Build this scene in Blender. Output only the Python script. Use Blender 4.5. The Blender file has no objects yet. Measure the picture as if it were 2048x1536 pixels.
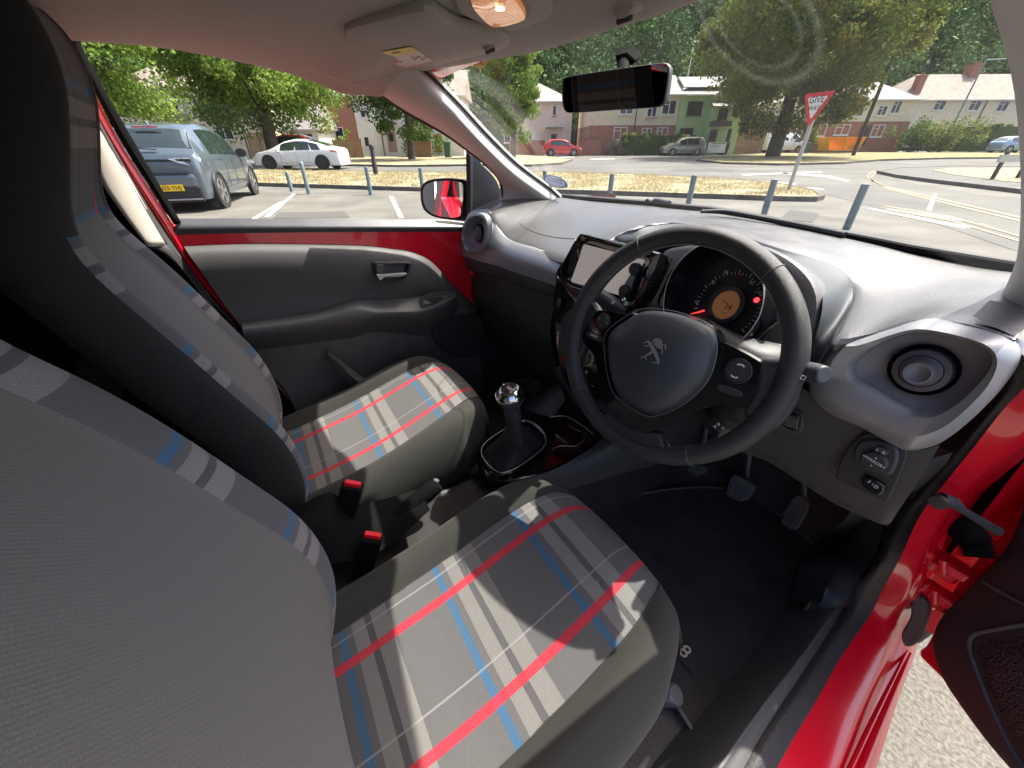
import bpy, bmesh, math, random
import numpy as np
from mathutils import Vector as V, Matrix, noise
rnd = random.Random(7)
C = bpy.context.scene.collection
# ---------------------------------------------------------------- camera
CAMPOS = V((0.6448, -0.0235, 1.2403)); YAW = math.radians(58.438); PITCH = math.radians(32.187); ROLL = math.radians(-0.258); FPX = 767.75
_F = V((-math.sin(YAW)*math.cos(PITCH), math.cos(YAW)*math.cos(PITCH), -math.sin(PITCH)))
_R = V((math.cos(YAW), math.sin(YAW), 0)); _U = _R.cross(_F)
_c, _s = math.cos(ROLL), math.sin(ROLL)
_R, _U = _R*_c+_U*_s, _U*_c-_R*_s
cd = bpy.data.cameras.new("camera"); cam = bpy.data.objects.new("camera", cd); C.objects.link(cam)
cam.matrix_world = Matrix(((_R.x, _U.x, -_F.x, CAMPOS.x), (_R.y, _U.y, -_F.y, CAMPOS.y), (_R.z, _U.z, -_F.z, CAMPOS.z), (0, 0, 0, 1)))
cd.sensor_fit = 'HORIZONTAL'; cd.sensor_width = 36; cd.lens = FPX/2048*36; cd.clip_start = 0.01; cd.clip_end = 1500
bpy.context.scene.camera = cam
# ---------------------------------------------------------------- world, sun, exposure
SUN_EL = math.radians(58); SUN_AZ = math.radians(4)     # azimuth of the sun, from +y towards +x
w = bpy.data.worlds.new("World"); bpy.context.scene.world = w; w.use_nodes = True
nt = w.node_tree; nt.nodes.clear()
sky = nt.nodes.new('ShaderNodeTexSky'); sky.sky_type = 'NISHITA'; sky.sun_disc = False
sky.sun_elevation = SUN_EL; sky.sun_rotation = SUN_AZ; sky.dust_density = 4.0; sky.air_density = .55; sky.ozone_density = .4
bg = nt.nodes.new('ShaderNodeBackground'); bg.inputs[1].default_value = 0.15
wo = nt.nodes.new('ShaderNodeOutputWorld'); nt.links.new(sky.outputs[0], bg.inputs[0]); nt.links.new(bg.outputs[0], wo.inputs[0])
sd = bpy.data.lights.new("sun", 'SUN'); so = bpy.data.objects.new("sun", sd); C.objects.link(so)
sd.energy = 3.2; sd.angle = math.radians(0.55); sd.color = (1, .955, .88)
TOSUN = V((math.sin(SUN_AZ)*math.cos(SUN_EL), math.cos(SUN_AZ)*math.cos(SUN_EL), math.sin(SUN_EL)))
so.rotation_euler = TOSUN.to_track_quat('Z', 'Y').to_euler(); so.location = TOSUN*40
vs = bpy.context.scene.view_settings; vs.view_transform = 'Standard'; vs.look = 'None'; vs.gamma = 1; vs.exposure = 1.62; vs.use_curve_mapping = False
cy = bpy.context.scene.cycles; cy.max_bounces = 9; cy.diffuse_bounces = 5; cy.glossy_bounces = 4; cy.transparent_max_bounces = 16; cy.transmission_bounces = 4
cy.caustics_reflective = False; cy.caustics_refractive = False; cy.use_denoising = True; cy.sample_clamp_indirect = 6
# ---------------------------------------------------------------- geometry helpers
def ray(px, py): return _F+_R*((px-1024)/FPX)-_U*((py-768)/FPX)
def P(px, py, ax, v):                       # where the sight line through a pixel of the photo meets the plane axis=v
    ax = 'xyz'.index(ax) if isinstance(ax, str) else ax
    d = ray(px, py); return CAMPOS+d*((v-CAMPOS[ax])/d[ax])
def PN(px, py, p0, n):
    d = ray(px, py); return CAMPOS+d*((V(p0)-CAMPOS).dot(n)/d.dot(n))
def PL(pts, ax, v): return [P(a, b, ax, v) for a, b in pts]
def PQ(pts): return [P(*q) for q in pts]

def cr(pts, n, closed=False, lin=False):     # Catmull-Rom resample, n per segment
    m = len(pts); out = []; segs = m if closed else m-1
    g = (lambda i: pts[i % m]) if closed else (lambda i: pts[max(0, min(m-1, i))])
    for i in range(segs):
        a, b, c, d = g(i-1), g(i), g(i+1), g(i+2)
        for k in range(n):
            t = k/n
            if lin: out.append(b*(1-t)+c*t)
            else: out.append(0.5*((2*b)+(c-a)*t+(2*a-5*b+4*c-d)*t*t+(3*b-a-3*c+d)*t*t*t))
    if not closed: out.append(pts[-1].copy() if hasattr(pts[-1], 'copy') else pts[-1])
    return out
def even(pts, n, closed=True):               # n points evenly spaced by length
    q = list(pts)+([pts[0]] if closed else []); L = [0]
    for a, b in zip(q, q[1:]): L.append(L[-1]+(b-a).length)
    out = []; j = 0; tot = L[-1]
    for k in range(n):
        s = tot*k/(n if closed else n-1)
        while j < len(q)-2 and L[j+1] < s: j += 1
        t = (s-L[j])/max(1e-9, L[j+1]-L[j]); out.append(q[j].lerp(q[j+1], min(1, t)))
    return out
def obj(name, me, mat, par=None, smooth=True, bev=0, seg=2, sub=0, ang=40):
    for m in (mat if isinstance(mat, (list, tuple)) else [mat]): me.materials.append(m)
    if smooth:
        me.polygons.foreach_set('use_smooth', [True]*len(me.polygons))
        try: me.set_sharp_from_angle(angle=math.radians(ang))
        except Exception: pass
    o = bpy.data.objects.new(name, me); C.objects.link(o)
    if par is not None: o.parent = par
    if bev:
        b = o.modifiers.new('b', 'BEVEL'); b.width = bev; b.segments = seg; b.limit_method = 'ANGLE'; b.angle_limit = math.radians(35)
    if sub:
        s = o.modifiers.new('s', 'SUBSURF'); s.levels = sub; s.render_levels = sub
    return o
def ms(verts, faces, name='m', fix=True):
    me = bpy.data.meshes.new(name); me.from_pydata([tuple(v) for v in verts], [], faces)
    if fix:
        bm = bmesh.new(); bm.from_mesh(me); bmesh.ops.remove_doubles(bm, verts=bm.verts, dist=1e-6)
        bmesh.ops.recalc_face_normals(bm, faces=bm.faces); bm.to_mesh(me); bm.free()
    me.update(); return me
def rel(pts, par):                            # world points to the frame of an unrotated parent
    return pts
def loft(name, rows, mat, par=None, nu=4, nv=4, thick=0, lin=False, **k):
    rr = [cr([V(p) for p in r], nu, lin=lin) for r in rows]; n = len(rr[0])
    cols = [cr([r[i] for r in rr], nv, lin=lin) for i in range(n)]; m = len(cols[0])
    vs_ = [cols[i][j] for j in range(m) for i in range(n)]
    fs = [(j*n+i, j*n+i+1, (j+1)*n+i+1, (j+1)*n+i) for j in range(m-1) for i in range(n-1)]
    o = obj(name, ms(vs_, fs), mat, par, **k)
    if thick:
        s = o.modifiers.new('t', 'SOLIDIFY'); s.thickness = abs(thick); s.offset = -1 if thick > 0 else 1
    return o
def ringmesh(rings, cap0=True, cap1=True):
    n = len(rings[0]); vs_ = [p for r in rings for p in r]; fs = []
    for j in range(len(rings)-1):
        for i in range(n): fs.append((j*n+i, j*n+(i+1) % n, (j+1)*n+(i+1) % n, (j+1)*n+i))
    if cap0: fs.append(tuple(range(n))[::-1])
    if cap1: fs.append(tuple(range((len(rings)-1)*n, len(rings)*n)))
    return ms(vs_, fs)
def rings(name, rs, mat, par=None, cap0=True, cap1=True, **k): return obj(name, ringmesh(rs, cap0, cap1), mat, par, **k)
def prism(name, outline, d, mat, par=None, bev=.002, n=0, **k):
    o = [V(p) for p in outline]
    if n: o = even(cr(o, 6, True), n)
    return rings(name, [o, [p+V(d) for p in o]], mat, par, bev=bev, **k)
def frame(name, outer, inner, d, mat, par=None, n=64, bev=0, **k):   # closed ring with a hole, thickness d
    a = even(cr([V(p) for p in outer], 6, True), n); b = even(cr([V(p) for p in inner], 6, True), n)
    cen = sum(b, V())/n; best = min(range(n), key=lambda s: (b[s]-cen).angle(a[0]-cen)); b = b[best:]+b[:best]
    d = V(d); return rings(name, [a, b, [p+d for p in b], [p+d for p in a], a], mat, par, cap0=False, cap1=False, bev=bev, **k)
def tubemesh(pts, r, n=12, cap=True, flat=None):
    pts = [V(p) for p in pts]; rs = []; m = len(pts); rr = r if isinstance(r, (list, tuple)) else [r]*m
    up = V((0, 0, 1)) if abs((pts[1]-pts[0]).normalized().z) < .9 else V((0, 1, 0)); a = None
    for i, p in enumerate(pts):
        t = (pts[min(m-1, i+1)]-pts[max(0, i-1)]).normalized()
        a = (up if a is None else a); a = (a-t*a.dot(t)).normalized(); b = t.cross(a)
        rs.append([p+(a*math.cos(2*math.pi*k/n)+b*math.sin(2*math.pi*k/n)*(flat or 1))*rr[i] for k in range(n)])
    return ringmesh(rs, cap, cap)
def tube(name, pts, r, mat, par=None, n=12, sm=0, **k):
    pts = [V(p) for p in pts]
    if sm:
        if isinstance(r, (list, tuple)): r = [q.x for q in cr([V((x, 0, 0)) for x in r], sm)]
        pts = cr(pts, sm)
    return obj(name, tubemesh(pts, r, n), mat, par, **k)
def axes(n, up=V((0, 0, 1))):
    n = V(n).normalized(); a = up.cross(n).normalized() if abs(n.dot(up)) < .98 else V((1, 0, 0)); return a, n.cross(a), n
def lathe(name, c, n, prof, mat, par=None, seg=40, sx=1, cap0=False, cap1=True, **k):   # prof: (radius, height along n)
    a, b, n = axes(n); c = V(c)
    rs = [[c+(a*math.cos(2*math.pi*i/seg)*sx+b*math.sin(2*math.pi*i/seg))*r+n*h for i in range(seg)] for r, h in prof]
    return rings(name, rs, mat, par, cap0, cap1, **k)
def boxm(c, s, rot=None):
    c = V(c); vs_ = [V((x*s[0]/2, y*s[1]/2, z*s[2]/2)) for x in (-1, 1) for y in (-1, 1) for z in (-1, 1)]
    if rot is not None: vs_ = [rot @ v for v in vs_]
    return [v+c for v in vs_], [(0, 1, 3, 2), (4, 6, 7, 5), (0, 4, 5, 1), (2, 3, 7, 6), (0, 2, 6, 4), (1, 5, 7, 3)]
def boxes(name, bl, mat, par=None, bev=0, smooth=False, **k):   # several boxes of one part in one mesh
    vs_, fs = [], []
    for b in bl:
        v, f = boxm(*b); o = len(vs_); vs_ += v; fs += [tuple(i+o for i in q) for q in f]
    me = bpy.data.meshes.new(name); me.from_pydata([tuple(v) for v in vs_], [], fs)
    bm = bmesh.new(); bm.from_mesh(me); bmesh.ops.recalc_face_normals(bm, faces=bm.faces); bm.to_mesh(me); bm.free()
    return obj(name, me, mat, par, bev=bev, smooth=smooth, **k)
def text(name, s, c, ex, ey, size, mat, par=None, ext=.0004, spacing=1.0):
    cu = bpy.data.curves.new(name, 'FONT'); cu.body = s; cu.size = size; cu.align_x = 'CENTER'; cu.align_y = 'CENTER'; cu.extrude = ext; cu.space_character = spacing; cu.resolution_u = 3
    t = bpy.data.objects.new('tmp', cu); C.objects.link(t); bpy.context.view_layer.update()
    me = bpy.data.meshes.new_from_object(t.evaluated_get(bpy.context.evaluated_depsgraph_get())); bpy.data.objects.remove(t)
    ex = V(ex).normalized(); ey = V(ey); ey = (ey-ex*ey.dot(ex)).normalized(); ez = ex.cross(ey); c = V(c)
    for v in me.vertices: v.co = c+ex*v.co.x+ey*v.co.y+ez*v.co.z
    return obj(name, me, mat, par, smooth=False)
def joinm(ml):                                # several meshes -> one
    bm = bmesh.new()
    for m in ml: bm.from_mesh(m)
    me = bpy.data.meshes.new('j'); bm.to_mesh(me); bm.free(); return me
def ribbon(pts, wds, n, d):                   # flat tapered stroke on a plane with normal n, thickness d
    n = V(n).normalized(); L, R_ = [], []; m = len(pts)
    for i, p in enumerate(pts):
        t = (pts[min(m-1, i+1)]-pts[max(0, i-1)]).normalized(); s = n.cross(t).normalized(); L.append(p+s*wds[i]/2); R_.append(p-s*wds[i]/2)
    o = L+R_[::-1]; return ringmesh([o, [q+n*d for q in o]])
def empty(name, loc=(0, 0, 0), rz=0, par=None):
    o = bpy.data.objects.new(name, None); C.objects.link(o); o.location = loc; o.rotation_euler = (0, 0, rz)
    if par is not None: o.parent = par
    return o
def tag(o, label=None, cat=None, group=None, kind=None):
    if label: o['label'] = label
    if cat: o['category'] = cat
    if group: o['group'] = group
    if kind: o['kind'] = kind
    return o
# ---------------------------------------------------------------- materials
def mat(name, col, rough=.5, metal=0, spec=.5, coat=0, bump=0, bscale=400, var=0, vscale=8, emis=None, estr=0, sheen=0, coord='Object', alpha=None, bdetail=2, speck=0, sscale=120):
    m = bpy.data.materials.new(name); m.use_nodes = True; t = m.node_tree; b = t.nodes['Principled BSDF']
    b.inputs['Base Color'].default_value = (*col, 1); b.inputs['Roughness'].default_value = rough; b.inputs['Metallic'].default_value = metal
    b.inputs['Specular IOR Level'].default_value = spec; b.inputs['Coat Weight'].default_value = coat; b.inputs['Coat Roughness'].default_value = .04
    if sheen: b.inputs['Sheen Weight'].default_value = sheen; b.inputs['Sheen Roughness'].default_value = .5
    if emis: b.inputs['Emission Color'].default_value = (*emis, 1); b.inputs['Emission Strength'].default_value = estr
    tc = t.nodes.new('ShaderNodeTexCoord')
    if bump:
        nz = t.nodes.new('ShaderNodeTexNoise'); nz.inputs['Scale'].default_value = bscale; nz.inputs['Detail'].default_value = bdetail
        t.links.new(tc.outputs[coord], nz.inputs['Vector']); bp = t.nodes.new('ShaderNodeBump'); bp.inputs['Strength'].default_value = bump; bp.inputs['Distance'].default_value = .002 if bscale > 60 else .02
        t.links.new(nz.outputs[0], bp.inputs['Height']); t.links.new(bp.outputs[0], b.inputs['Normal'])
    if var:
        nz = t.nodes.new('ShaderNodeTexNoise'); nz.inputs['Scale'].default_value = vscale; nz.inputs['Detail'].default_value = 6; t.links.new(tc.outputs[coord], nz.inputs['Vector'])
        mx = t.nodes.new('ShaderNodeMix'); mx.data_type = 'RGBA'; mx.inputs[6].default_value = (*[c*(1-var) for c in col], 1); mx.inputs[7].default_value = (*[min(1, c*(1+var)) for c in col], 1)
        mp = t.nodes.new('ShaderNodeMapRange'); mp.inputs[1].default_value = .3; mp.inputs[2].default_value = .7
        t.links.new(nz.outputs[0], mp.inputs[0]); t.links.new(mp.outputs[0], mx.inputs[0]); t.links.new(mx.outputs[2], b.inputs['Base Color'])
    if bump and bscale > 200 and metal < .5:   # handling marks: uneven sheen
        n3 = t.nodes.new('ShaderNodeTexNoise'); n3.inputs['Scale'].default_value = 14; n3.inputs['Detail'].default_value = 7; n3.inputs['Roughness'].default_value = .65; t.links.new(tc.outputs[coord], n3.inputs['Vector'])
        m4 = t.nodes.new('ShaderNodeMapRange'); m4.inputs[1].default_value = .3; m4.inputs[2].default_value = .7; m4.inputs[3].default_value = rough-.09; m4.inputs[4].default_value = min(1, rough+.09); t.links.new(n3.outputs[0], m4.inputs[0]); t.links.new(m4.outputs[0], b.inputs['Roughness'])
    if speck:                                  # stone chips in a coarse surface
        src = b.inputs['Base Color'].links[0].from_socket if b.inputs['Base Color'].links else None
        nz = t.nodes.new('ShaderNodeTexNoise'); nz.inputs['Scale'].default_value = sscale; nz.inputs['Detail'].default_value = 3; t.links.new(tc.outputs[coord], nz.inputs['Vector'])
        mp = t.nodes.new('ShaderNodeMapRange'); mp.inputs[1].default_value = .35; mp.inputs[2].default_value = .65; mp.inputs[3].default_value = 1-speck; mp.inputs[4].default_value = 1+speck; t.links.new(nz.outputs[0], mp.inputs[0])
        mx = t.nodes.new('ShaderNodeMix'); mx.data_type = 'RGBA'; mx.blend_type = 'MULTIPLY'; mx.inputs[0].default_value = 1; cb = t.nodes.new('ShaderNodeCombineColor'); [t.links.new(mp.outputs[0], cb.inputs[i]) for i in range(3)]
        if src: t.links.new(src, mx.inputs[6])
        else: mx.inputs[6].default_value = (*col, 1)
        t.links.new(cb.outputs[0], mx.inputs[7]); t.links.new(mx.outputs[2], b.inputs['Base Color'])
    return m
def glassmat(name, tint=(1, 1, 1), refl=.08, film=0.0, filmscale=3, refl_ring=None):
    m = bpy.data.materials.new(name); m.use_nodes = True; t = m.node_tree; t.nodes.clear(); o = t.nodes.new('ShaderNodeOutputMaterial')
    tr = t.nodes.new('ShaderNodeBsdfTransparent'); tr.inputs[0].default_value = (*tint, 1); gl = t.nodes.new('ShaderNodeBsdfGlossy'); gl.inputs['Roughness'].default_value = .02
    fr = t.nodes.new('ShaderNodeFresnel'); fr.inputs[0].default_value = 1.45; mu = t.nodes.new('ShaderNodeMath'); mu.operation = 'MULTIPLY'; mu.inputs[1].default_value = refl
    t.links.new(fr.outputs[0], mu.inputs[0]); mx = t.nodes.new('ShaderNodeMixShader'); t.links.new(mu.outputs[0], mx.inputs[0]); t.links.new(tr.outputs[0], mx.inputs[1]); t.links.new(gl.outputs[0], mx.inputs[2])
    last = mx
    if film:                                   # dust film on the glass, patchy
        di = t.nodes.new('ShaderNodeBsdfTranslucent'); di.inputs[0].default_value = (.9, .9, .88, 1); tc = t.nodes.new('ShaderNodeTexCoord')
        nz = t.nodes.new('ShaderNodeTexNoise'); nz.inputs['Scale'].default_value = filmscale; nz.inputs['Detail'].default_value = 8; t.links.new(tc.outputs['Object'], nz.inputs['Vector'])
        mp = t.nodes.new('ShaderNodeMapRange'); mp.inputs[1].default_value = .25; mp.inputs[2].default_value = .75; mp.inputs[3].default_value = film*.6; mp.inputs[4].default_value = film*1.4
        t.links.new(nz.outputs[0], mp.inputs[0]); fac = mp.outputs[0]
        if refl_ring:                              # a ring-shaped reflection, painted into the film as pale bands
            cx, cy, rx, ry, amt = refl_ring
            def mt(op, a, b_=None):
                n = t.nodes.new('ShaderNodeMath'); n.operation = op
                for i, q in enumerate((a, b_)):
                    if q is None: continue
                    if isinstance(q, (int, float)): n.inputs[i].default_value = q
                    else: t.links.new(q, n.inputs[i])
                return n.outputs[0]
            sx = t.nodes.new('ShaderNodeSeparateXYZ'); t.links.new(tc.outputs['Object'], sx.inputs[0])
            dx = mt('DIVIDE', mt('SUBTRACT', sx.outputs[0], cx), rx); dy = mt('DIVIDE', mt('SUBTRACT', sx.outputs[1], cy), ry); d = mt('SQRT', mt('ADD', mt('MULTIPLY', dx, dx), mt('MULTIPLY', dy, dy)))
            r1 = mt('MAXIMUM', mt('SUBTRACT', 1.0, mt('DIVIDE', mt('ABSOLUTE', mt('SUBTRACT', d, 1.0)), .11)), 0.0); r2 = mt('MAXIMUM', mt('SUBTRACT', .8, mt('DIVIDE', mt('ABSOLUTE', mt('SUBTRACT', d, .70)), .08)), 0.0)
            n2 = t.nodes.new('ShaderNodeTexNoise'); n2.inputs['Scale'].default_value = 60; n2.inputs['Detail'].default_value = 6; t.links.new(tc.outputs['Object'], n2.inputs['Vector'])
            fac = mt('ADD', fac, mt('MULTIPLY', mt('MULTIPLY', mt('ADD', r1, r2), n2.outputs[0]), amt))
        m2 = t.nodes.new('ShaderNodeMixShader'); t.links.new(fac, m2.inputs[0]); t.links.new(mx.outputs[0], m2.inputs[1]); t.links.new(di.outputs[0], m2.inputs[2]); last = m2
    t.links.new(last.outputs[0], o.inputs[0]); return m
M = {}
M['red'] = mat('red_paint', (.78, .003, .022), .25, coat=1.0, spec=.5)
M['dash'] = mat('grained_dash', (.088, .087, .086), .36, bump=.2, bscale=420, spec=.8)
M['plast'] = mat('black_plastic', (.040, .039, .039), .5, bump=.25, bscale=800)
M['plast2'] = mat('dark_grey_plastic', (.082, .080, .078), .55, bump=.25, bscale=800)
M['smoothdark'] = mat('smooth_dark_plastic', (.05, .055, .063), .42, bump=.05, bscale=600)
M['silver'] = mat('satin_grey_trim', (.36, .37, .38), .38, metal=.35, bump=.04, bscale=1500)
M['vent'] = mat('vent_grey', (.24, .24, .26), .45)
M['ventdisc'] = mat('vent_disc_grey', (.10, .10, .115), .4)
M['gloss'] = mat('piano_black', (.006, .006, .007), .07, coat=.6)
M['leather'] = mat('black_leather', (.036, .035, .036), .38, bump=.45, bscale=1400)
M['stitch'] = mat('grey_stitching', (.3, .3, .3), .7)
M['seam'] = mat('seam_thread', (.16, .155, .15), .7)
M['chrome'] = mat('chrome', (.75, .75, .76), .08, metal=1)
M['satin'] = mat('satin_chrome', (.6, .6, .6), .38, metal=.75)
M['lining'] = mat('headlining_cloth', (.42, .415, .385), .9, bump=.3, bscale=700, var=.06, vscale=300)
M['pillar'] = mat('pillar_trim', (.60, .58, .55), .5, bump=.12, bscale=900)
M['beige'] = mat('beige_pillar_trim', (.62, .57, .48), .6, bump=.1, bscale=900)
M['rubber'] = mat('rubber_seal', (.02, .02, .022), .6, bump=.2, bscale=500)
M['carpet'] = mat('dark_carpet', (.085, .078, .077), .95, bump=1.0, bscale=700, var=.35, vscale=250)
M['mat'] = mat('floor_mat', (.036, .031, .031), .95, bump=.8, bscale=900, var=.3, vscale=12)
M['white'] = mat('white_print', (.8, .8, .8), .5)
M['label'] = mat('white_label', (.72, .72, .66), .5)
M['yellow'] = mat('yellow_label', (.75, .68, .12), .5)
M['redprint'] = mat('red_print', (.7, .03, .04), .4)
M['buckred'] = mat('buckle_red', (.8, .01, .02), .3)
M['screen'] = mat('grey_screen', (.55, .50, .46), .3, coat=.3, emis=(.7, .62, .56), estr=.10)
M['deep'] = mat('deep_black_plastic', (.008, .008, .0085), .8, spec=.06)
M['mirror'] = mat('mirror_glass', (.8, .82, .85), .01, metal=1)
M['mirdark'] = mat('dimming_mirror', (.38, .38, .40), .02, metal=1)
M['glass'] = glassmat('side_glass', (.95, .97, .95), .5, film=.003)
M['wglass'] = glassmat('windscreen_glass', (.96, .98, .965), .065, film=.0025, filmscale=6, refl_ring=(.232, .622, .074, .088, .022))
M['dialglass'] = glassmat('dial_glass', (.95, .95, .95), .6)
M['dial'] = mat('dial_face', (.012, .014, .02), .35)
M['lcd'] = mat('orange_display', (.30, .14, .075), .35, emis=(.5, .2, .08), estr=.06)
M['needle'] = mat('red_needle', (.7, .02, .02), .4, emis=(1, .05, .05), estr=.5)
M['warn'] = mat('warning_lamp', (.7, .01, .01), .4, emis=(1, .02, .03), estr=2.0)
M['amber'] = mat('amber_lens', (.55, .24, .09), .2, bump=1.0, bscale=260, emis=(1, .34, .08), estr=.14, coat=.6)
M['bulb'] = mat('lit_bulb', (1, .8, .5), .3, emis=(1, .72, .35), estr=3)
M['blueprint'] = mat('blue_print', (.06, .12, .4), .5)
M['greyrub'] = mat('pedal_rubber', (.20, .19, .185), .6, bump=.3, bscale=300)
M['alu'] = mat('grey_metal', (.35, .36, .38), .4, metal=.7)

def fabric(name, plaid, base, light, one=False, blue=(.055, .12, .20), red=(.55, .03, .05), rib=True, v0=0.0, lines=True):
    m = bpy.data.materials.new(name); m.use_nodes = True; t = m.node_tree; b = t.nodes['Principled BSDF']; N = t.nodes.new; L = t.links.new
    b.inputs['Roughness'].default_value = .92; b.inputs['Specular IOR Level'].default_value = .2; b.inputs['Sheen Weight'].default_value = .08; b.inputs['Sheen Roughness'].default_value = .5
    uv = N('ShaderNodeUVMap'); uv.uv_map = 'uv'; sp = N('ShaderNodeSeparateXYZ'); L(uv.outputs[0], sp.inputs[0])
    def mth(op, a, bb=None, c=None):
        n = N('ShaderNodeMath'); n.operation = op
        for i, q in enumerate((a, bb, c)):
            if q is None: continue
            if isinstance(q, (int, float)): n.inputs[i].default_value = q
            else: L(q, n.inputs[i])
        return n.outputs[0]
    col = None
    nz = N('ShaderNodeTexNoise'); nz.inputs['Scale'].default_value = 900; nz.inputs['Detail'].default_value = 2; L(uv.outputs[0], nz.inputs['Vector'])
    if plaid:
        f = mth('FRACT', mth('DIVIDE', mth('SUBTRACT', sp.outputs[1], v0), .188))
        ra = N('ShaderNodeValToRGB'); ra.color_ramp.interpolation = 'CONSTANT'; e = ra.color_ramp.elements
        st = [(0, blue), (.07, base), (.13, light), (.255, tuple(c*.82 for c in base)), (.32, light), (.475, base)]
        e[0].position = 0; e[0].color = (*st[0][1], 1); e[1].position = st[1][0]; e[1].color = (*st[1][1], 1)
        for p_, c_ in st[2:]:
            q = e.new(p_); q.color = (*c_, 1)
        L(f, ra.inputs[0]); cur = ra.outputs[0]
        def over(cur, mask, c_, fac):
            x = N('ShaderNodeMix'); x.data_type = 'RGBA'; L(mth('MULTIPLY', mask, fac), x.inputs[0]); L(cur, x.inputs[6]); x.inputs[7].default_value = (*c_, 1); return x.outputs[2]
        if lines:
            au = mth('ABSOLUTE', sp.outputs[0])
            cur = over(cur, mth('LESS_THAN', mth('ABSOLUTE', mth('SUBTRACT', sp.outputs[0], .047)), .0017), (.32, .31, .31), .5)
            cur = over(cur, mth('LESS_THAN', mth('ABSOLUTE', mth('ADD', sp.outputs[0], .142)), .0017), (.32, .31, .31), .5)
            cur = over(cur, mth('LESS_THAN', mth('ABSOLUTE', mth('ADD', sp.outputs[0], .105) if one else mth('SUBTRACT', au, .097)), .0078), red, .88)
        src = cur
    else:
        rg = N('ShaderNodeRGB'); rg.outputs[0].default_value = (*base, 1); src = rg.outputs[0]
    mp = N('ShaderNodeMapRange'); mp.inputs[1].default_value = .25; mp.inputs[2].default_value = .75; mp.inputs[3].default_value = .72; mp.inputs[4].default_value = 1.28; L(nz.outputs[0], mp.inputs[0])
    x = N('ShaderNodeMix'); x.data_type = 'RGBA'; x.blend_type = 'MULTIPLY'; x.inputs[0].default_value = 1
    L(src, x.inputs[6]); cb = N('ShaderNodeCombineColor'); [L(mp.outputs[0], cb.inputs[i]) for i in range(3)]; L(cb.outputs[0], x.inputs[7]); L(x.outputs[2], b.inputs['Base Color'])
    # diagonal woven rib
    s = mth('ADD', mth('MULTIPLY', sp.outputs[0], 1500), mth('MULTIPLY', sp.outputs[1], 900)); lo = N('ShaderNodeTexNoise'); lo.inputs['Scale'].default_value = 16; lo.inputs['Detail'].default_value = 3; L(uv.outputs[0], lo.inputs['Vector'])
    h = mth('ADD', mth('ADD', mth('MULTIPLY', mth('SINE', s), .5 if rib else 0.0), nz.outputs[0]), mth('MULTIPLY', lo.outputs[0], 7.0)); bp = N('ShaderNodeBump'); bp.inputs['Strength'].default_value = .32 if rib else .2; bp.inputs['Distance'].default_value = .0009; L(h, bp.inputs['Height']); L(bp.outputs[0], b.inputs['Normal'])
    return m
M['plaid'] = fabric('plaid_cloth', True, (.112, .107, .106), (.195, .185, .172), v0=.066)
M['band'] = fabric('striped_cloth', True, (.105, .102, .108), (.21, .20, .20), v0=0, lines=False)
M['headplaid'] = fabric('plaid_head_cloth', True, (.085, .082, .08), (.17, .16, .15), one=True, v0=0)
M['cloth'] = fabric('black_cloth', False, (.033, .033, .033), (0, 0, 0), rib=False)
M['bolster'] = fabric('charcoal_bolster_cloth', False, (.040, .0385, .034), (0, 0, 0), rib=False)
M['panel'] = fabric('grey_ribbed_cloth', False, (.145, .14, .132), (0, 0, 0))
# ================================================================ the car we sit in
CAR = empty('red_hatchback', (0, 0, 0)); tag(CAR, 'red right-hand-drive hatchback seen from inside, driver door open, plaid seats and black dashboard', 'car')
X = lambda p: V((-p.x, p.y, p.z))
SX = .338; SHIFT = .682
def uvset(me, fn):
    l = me.uv_layers.new(name='uv')
    for lp in me.loops: l.data[lp.index].uv = fn(me.vertices[lp.vertex_index].co)
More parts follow.
